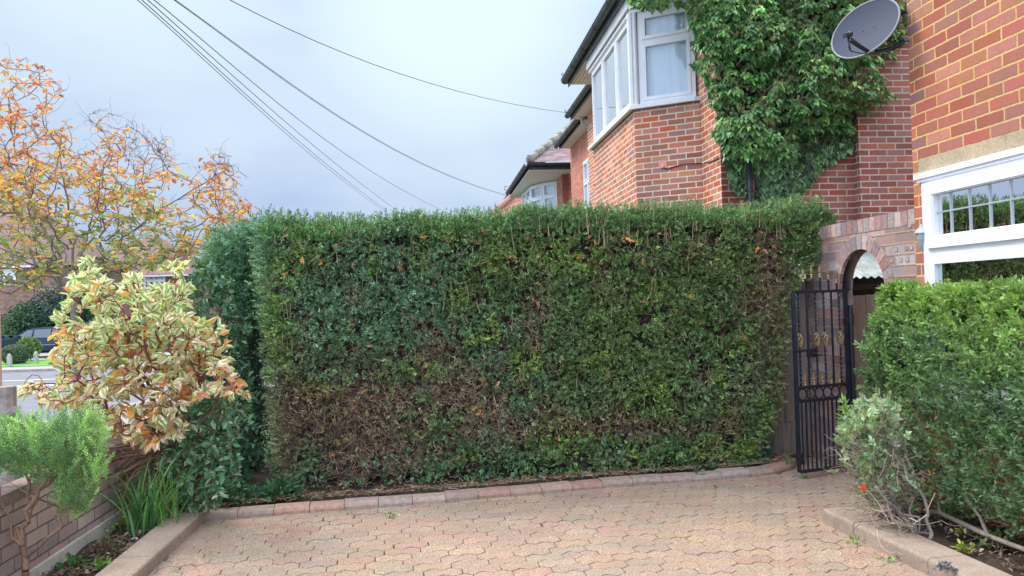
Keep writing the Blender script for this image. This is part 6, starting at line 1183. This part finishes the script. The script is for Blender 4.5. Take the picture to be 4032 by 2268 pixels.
for x, Y, rx, rz, lab, cols in [(215, 44, 1.9, 1.9, 'dark blue-green conifer behind the parked car across the street', [(.02, .055, .045), (.035, .08, .06), (.05, .10, .07)]), (120, 43.5, 1.4, 1.5, 'mid green bush between the bins and the dark conifer', [(.05, .11, .05), (.08, .16, .06), (.03, .08, .05)]), (330, 45, 1.8, 1.8, 'dark evergreen mass behind the top of the dogwood', [(.025, .065, .04), (.045, .10, .05)]), (30, 45, 1.2, 1.1, 'loose green bush by the far house window', [(.06, .12, .06), (.10, .18, .08)])]:
    q = gg(x, 1240, Y); blob('far_evergreen', lab, 'tree', (q[0], Y, gz(40) + rz * .95), (rx, 1.3, rz * 1.0), 5200, cols, [2] * len(cols), .16, .10, lump=.3, group='evergreens across the street')
for i, (x, Y) in enumerate(((420, 40), (560, 42), (690, 40))): q = gg(x, 1300, Y); blob('garden_shrub', ['shrub glimpsed through the left of the dogwood', 'shrub glimpsed through the middle of the dogwood', 'shrub glimpsed at the right edge of the dogwood'][i], 'shrub', (q[0], Y, gz(40) + .9), (1.5, .9, 1.0), 2600, [(.06, .13, .05), (.10, .18, .06)], [1, 1], .14, .09, group='shrubs glimpsed across the street')
# car
cp_ = gg(5, 1409, 38); car = thing('parked_car', 'dark navy hatchback parked on the drive across the street', 'car', (cp_[0], 38, gz(38) + .05)); cb_ = BASE[car.name]
prof = [(0, .35), (.02, .55), (.12, .68), (.55, .86), (1.05, .97), (1.75, 1.38), (2.15, 1.47), (3.0, 1.48), (3.6, 1.38), (4.05, 1.02), (4.15, .7), (4.12, .35)]
mb = MB(); W_ = .86
def sec(y, tuck, k): return [cb_ + [x + (.05 if x < 1 else -.05 if x > 3.6 else 0) * k, y * (1 - (.16 * max(0, (z - .9) / .55))), z] for x, z in prof]
L0, L1, L2, L3 = sec(-W_, 0, 1), sec(-W_ * .86, 0, 0), sec(W_ * .86, 0, 0), sec(W_, 0, 1)
for a, b in ((L0, L1), (L1, L2), (L2, L3)):
    for i in range(len(prof) - 1): mb.face([a[i], b[i], b[i + 1], a[i + 1]])
mb.face(L0[::-1]); mb.face(L3); mb.face([L0[0], L0[-1], L3[-1], L3[0]]); body = mb.build('body', M_car, car)
def side(poly, name, mat, y=-.875, par=car): 
    mb = MB(); mb.face([cb_ + [x, y * (1 - (.16 * max(0, (z - .9) / .55))) - .006, z] for x, z in poly]); return mb.build(name, mat, par)
side([(1.28, .98), (2.02, .98), (2.08, 1.36), (1.84, 1.36)], 'side_window', M_carglass); side([(2.12, .98), (2.95, .98), (2.95, 1.39), (2.16, 1.38)], 'side_window', M_carglass); side([(3.02, .98), (3.65, 1.0), (3.42, 1.32), (3.02, 1.38)], 'side_window', M_carglass)
side([(1.95, .86), (2.12, .86), (2.12, .885), (1.95, .885)], 'door_handle', M_rim); side([(1.2, .62), (3.2, .62), (3.2, .645), (1.2, .645)], 'trim_strip', M_rim)
mb = MB(); mb.face([cb_ + [.03, -.86, .56], cb_ + [.42, -.885, .66], cb_ + [.44, -.885, .80], cb_ + [.13, -.86, .72]]); mb.build('headlight', M_lamp, car); mb = MB(); mb.face([cb_ + [1.1, -.72, 1.0], cb_ + [1.1, .72, 1.0], cb_ + [1.72, .66, 1.37], cb_ + [1.72, -.66, 1.37]]); o_ = mb.build('windscreen', M_carglass, car); o_.location.z += .012; o_.location.x -= .006
for x in (.78, 3.35):
    for y in (-.80, .62):
        c = cb_ + [x, y, .31]; mb = MB(); mb.lathe(c + [0, -.10, 0], [(.24, 0), (.31, .01), (.31, .19), (.24, .20)], 20, (0, 1, 0)); wh = mb.build('wheel', M_tyre, car); mb = MB(); mb.lathe(c + [0, -.115, 0], [(.02, -.01), (.2, 0), (.22, .03)], 14, (0, 1, 0)); mb.build('rim', M_rim, wh)
mb = MB(); mb.box(cb_ + [1.35, -1.02, .98], (.16, 0, 0), (0, .14, 0), (0, 0, .12)); mb.build('wing_mirror', M_car, car)
# bins
for x, m_, lab in ((14, M_binb, 'dark blue wheelie bin at the far left across the street'), (48, M_bing, 'green wheelie bin just left of the car across the street'), (76, M_bing, 'green wheelie bin half hidden behind the car bonnet')):
    q = gg(x, 1400, 41); c = np.array([q[0], 41, gz(41)]); b_ = thing('wheelie_bin', lab, 'bin', c, 'wheelie bins by the far house'); mb = MB()
    lo = [c + [a * .22, b * .25, .08] for a, b in ((-1, -1), (1, -1), (1, 1), (-1, 1))]; hi = [c + [a * .28, b * .33, 1.0] for a, b in ((-1, -1), (1, -1), (1, 1), (-1, 1))]
    for i in range(4): mb.face([lo[i], lo[(i + 1) % 4], hi[(i + 1) % 4], hi[i]])
    mb.face(lo[::-1]); mb.face(hi); mb.build('bin_body', m_, b_); mb = MB(); mb.box(c + [-.31, -.37, 1.003], (.62, 0, 0), (0, .76, 0), (0, 0, .07)); mb.build('lid', m_, b_); mb = MB(); mb.tube([c + [-.25, .3, .1], c + [.25, .3, .1]], .1, 10); mb.build('wheel', M_tyre, b_)
# posts with chain
pp = []
for i, (x, yb, Y) in enumerate(((38, 1455, 31.4), (142, 1440, 32.8))):
    q = gg(x, yb, Y); c = np.array([q[0], Y, gz(Y) + .05]); pp.append(c); t = thing('chain_post', ['pointed concrete post in front of the clipped bush', 'short square concrete post on the far lawn'][i], 'post', c, 'concrete posts round the far lawn'); mb = MB(); mb.box(c + [-.07, -.07, -.05], (.14, 0, 0), (0, .14, 0), (0, 0, .50)); mb.lathe(c + [0, 0, .451], [(.085, 0), (.06, .06), (.01, .10)], 4); mb.build('post', M_post, t)
q = gg(260, 1440, 33.5); pp.append(np.array([q[0], 33.5, gz(33) + .05])); mb = MB()
for a, b in ((pp[0], pp[1]), (pp[1], pp[2])): mb.tube([a * (1 - t) + b * t + UP * (.42 - .9 * t * (1 - t)) for t in np.linspace(0, 1, 10)], .012, 5)
tag(mb.build('post_chain', M_wire), 'sagging chain slung between the concrete posts', 'chain')
# street-side wooden pole at the very left edge
q = gg(1, 1280, 20); wp = thing('wooden_pole', 'tan wooden post cut by the left edge of the picture', 'post', (q[0] - .02, 20, gz(20))); mb = MB(); mb.tube([(q[0] - .05, 20, gz(20)), (q[0] - .05, 20, 1.55)], .06, 10); mb.build('pole', pbr('tan_wood', (.42, .26, .17), .8, vary=.15, scale=4), wp)
# far houses
def far_house(label, x0, x1, Y, yeave, yridge, wins, hipl, hipr, dep=9, chim=None, wallm=M_brick_far, roofm=M_roof_red, roofb=None):
    a, b = gg(x0, yeave, Y), gg(x1, yeave, Y); ze = (a[2] + b[2]) / 2; zr = gg((x0 + x1) / 2, yridge, Y + dep / 2)[2]; g = gz(Y); t = thing('detached_house', label, 'house', ((a[0] + b[0]) / 2, Y, g)); X0, X1 = a[0], b[0]
    mb = MB(); mb.box((X0 + .4, Y, g), (X1 - X0 - .8, 0, 0), (0, dep, 0), (0, 0, ze - g)); mb.build('wall', wallm, t)
    mb = MB(); r0, r1 = np.array([X0 + hipl, Y + dep / 2, zr]), np.array([X1 - hipr, Y + dep / 2, zr]); e = [np.array(p) for p in ((X0, Y - .35, ze), (X1, Y - .35, ze), (X1, Y + dep + .35, ze), (X0, Y + dep + .35, ze))]
    roofplane(mb, e[0], e[1], r1, r0); roofplane(mb, e[2], e[3], r0, r1); roofplane(mb, e[1], e[2], r1, r1); roofplane(mb, e[3], e[0], r0, r0); mb.build('roof', roofm, t)
    mb = MB(); mb.box((X0, Y - .38, ze - .14), (X1 - X0, 0, 0), (0, .3, 0), (0, 0, .12)); mb.build('fascia', M_upvc_d, t)
    for (w0, w1, yt_, yb_, cols) in wins:
        p, q = gg(w0, yt_, Y), gg(w1, yb_, Y); fr = Fr((p[0], Y - .02), (1, 0), (0, -1)); window(t, fr, 0, q[0] - p[0], q[2], p[2], cols=[(q[0] - p[0]) * (k + 1) / cols for k in range(cols - 1)], trans=[p[2] - (p[2] - q[2]) * .3], fw=.12, dep=.05, casew=.05, o=.03)
    if chim:
        p, q = gg(chim[0], chim[2], Y + dep / 2), gg(chim[1], chim[2], Y + dep / 2); mb = MB(); mb.box((p[0], Y + dep / 2 - .4, zr - 2.5), (q[0] - p[0], 0, 0), (0, .8, 0), (0, 0, p[2] - zr + 2.5)); mb.box((p[0] - .08, Y + dep / 2 - .48, p[2]), (q[0] - p[0] + .16, 0, 0), (0, .96, 0), (0, 0, .15)); ch = mb.build('chimney', wallm, t)
        mb = MB()
        for k in (.3, .7): mb.lathe(((p[0] * (1 - k) + q[0] * k), Y + dep / 2, p[2] + .15), [(.14, 0), (.12, .4), (.14, .42)], 10)
        mb.build('chimney_pot', M_terra, ch)
    return t
far_house('red-roofed brick house at the far left edge behind the autumn tree', -520, 245, 46, 1052, 800, [(-60, 66, 1062, 1122, 3), (-300, -160, 1062, 1122, 2)], 5.0, 5.0, roofm=M_roof_dull)
far_house('brick house with white bay windows behind the top of the dogwood', 250, 745, 58, 1086, 930, [(330, 405, 1092, 1145, 3), (565, 652, 1086, 1146, 4)], 4.5, 4.5, chim=(706, 742, 978), roofm=M_roof_dull)
far_house('grey-roofed house partly behind the first, near the hedge end', 640, 1000, 66, 1110, 960, [], 5, 5, roofm=M_roof_grey)
far_house('plain brick house closing the street behind the hedge', 1000, 1600, 75, 1110, 1000, [(1200, 1260, 1130, 1170, 2)], 5, 5)
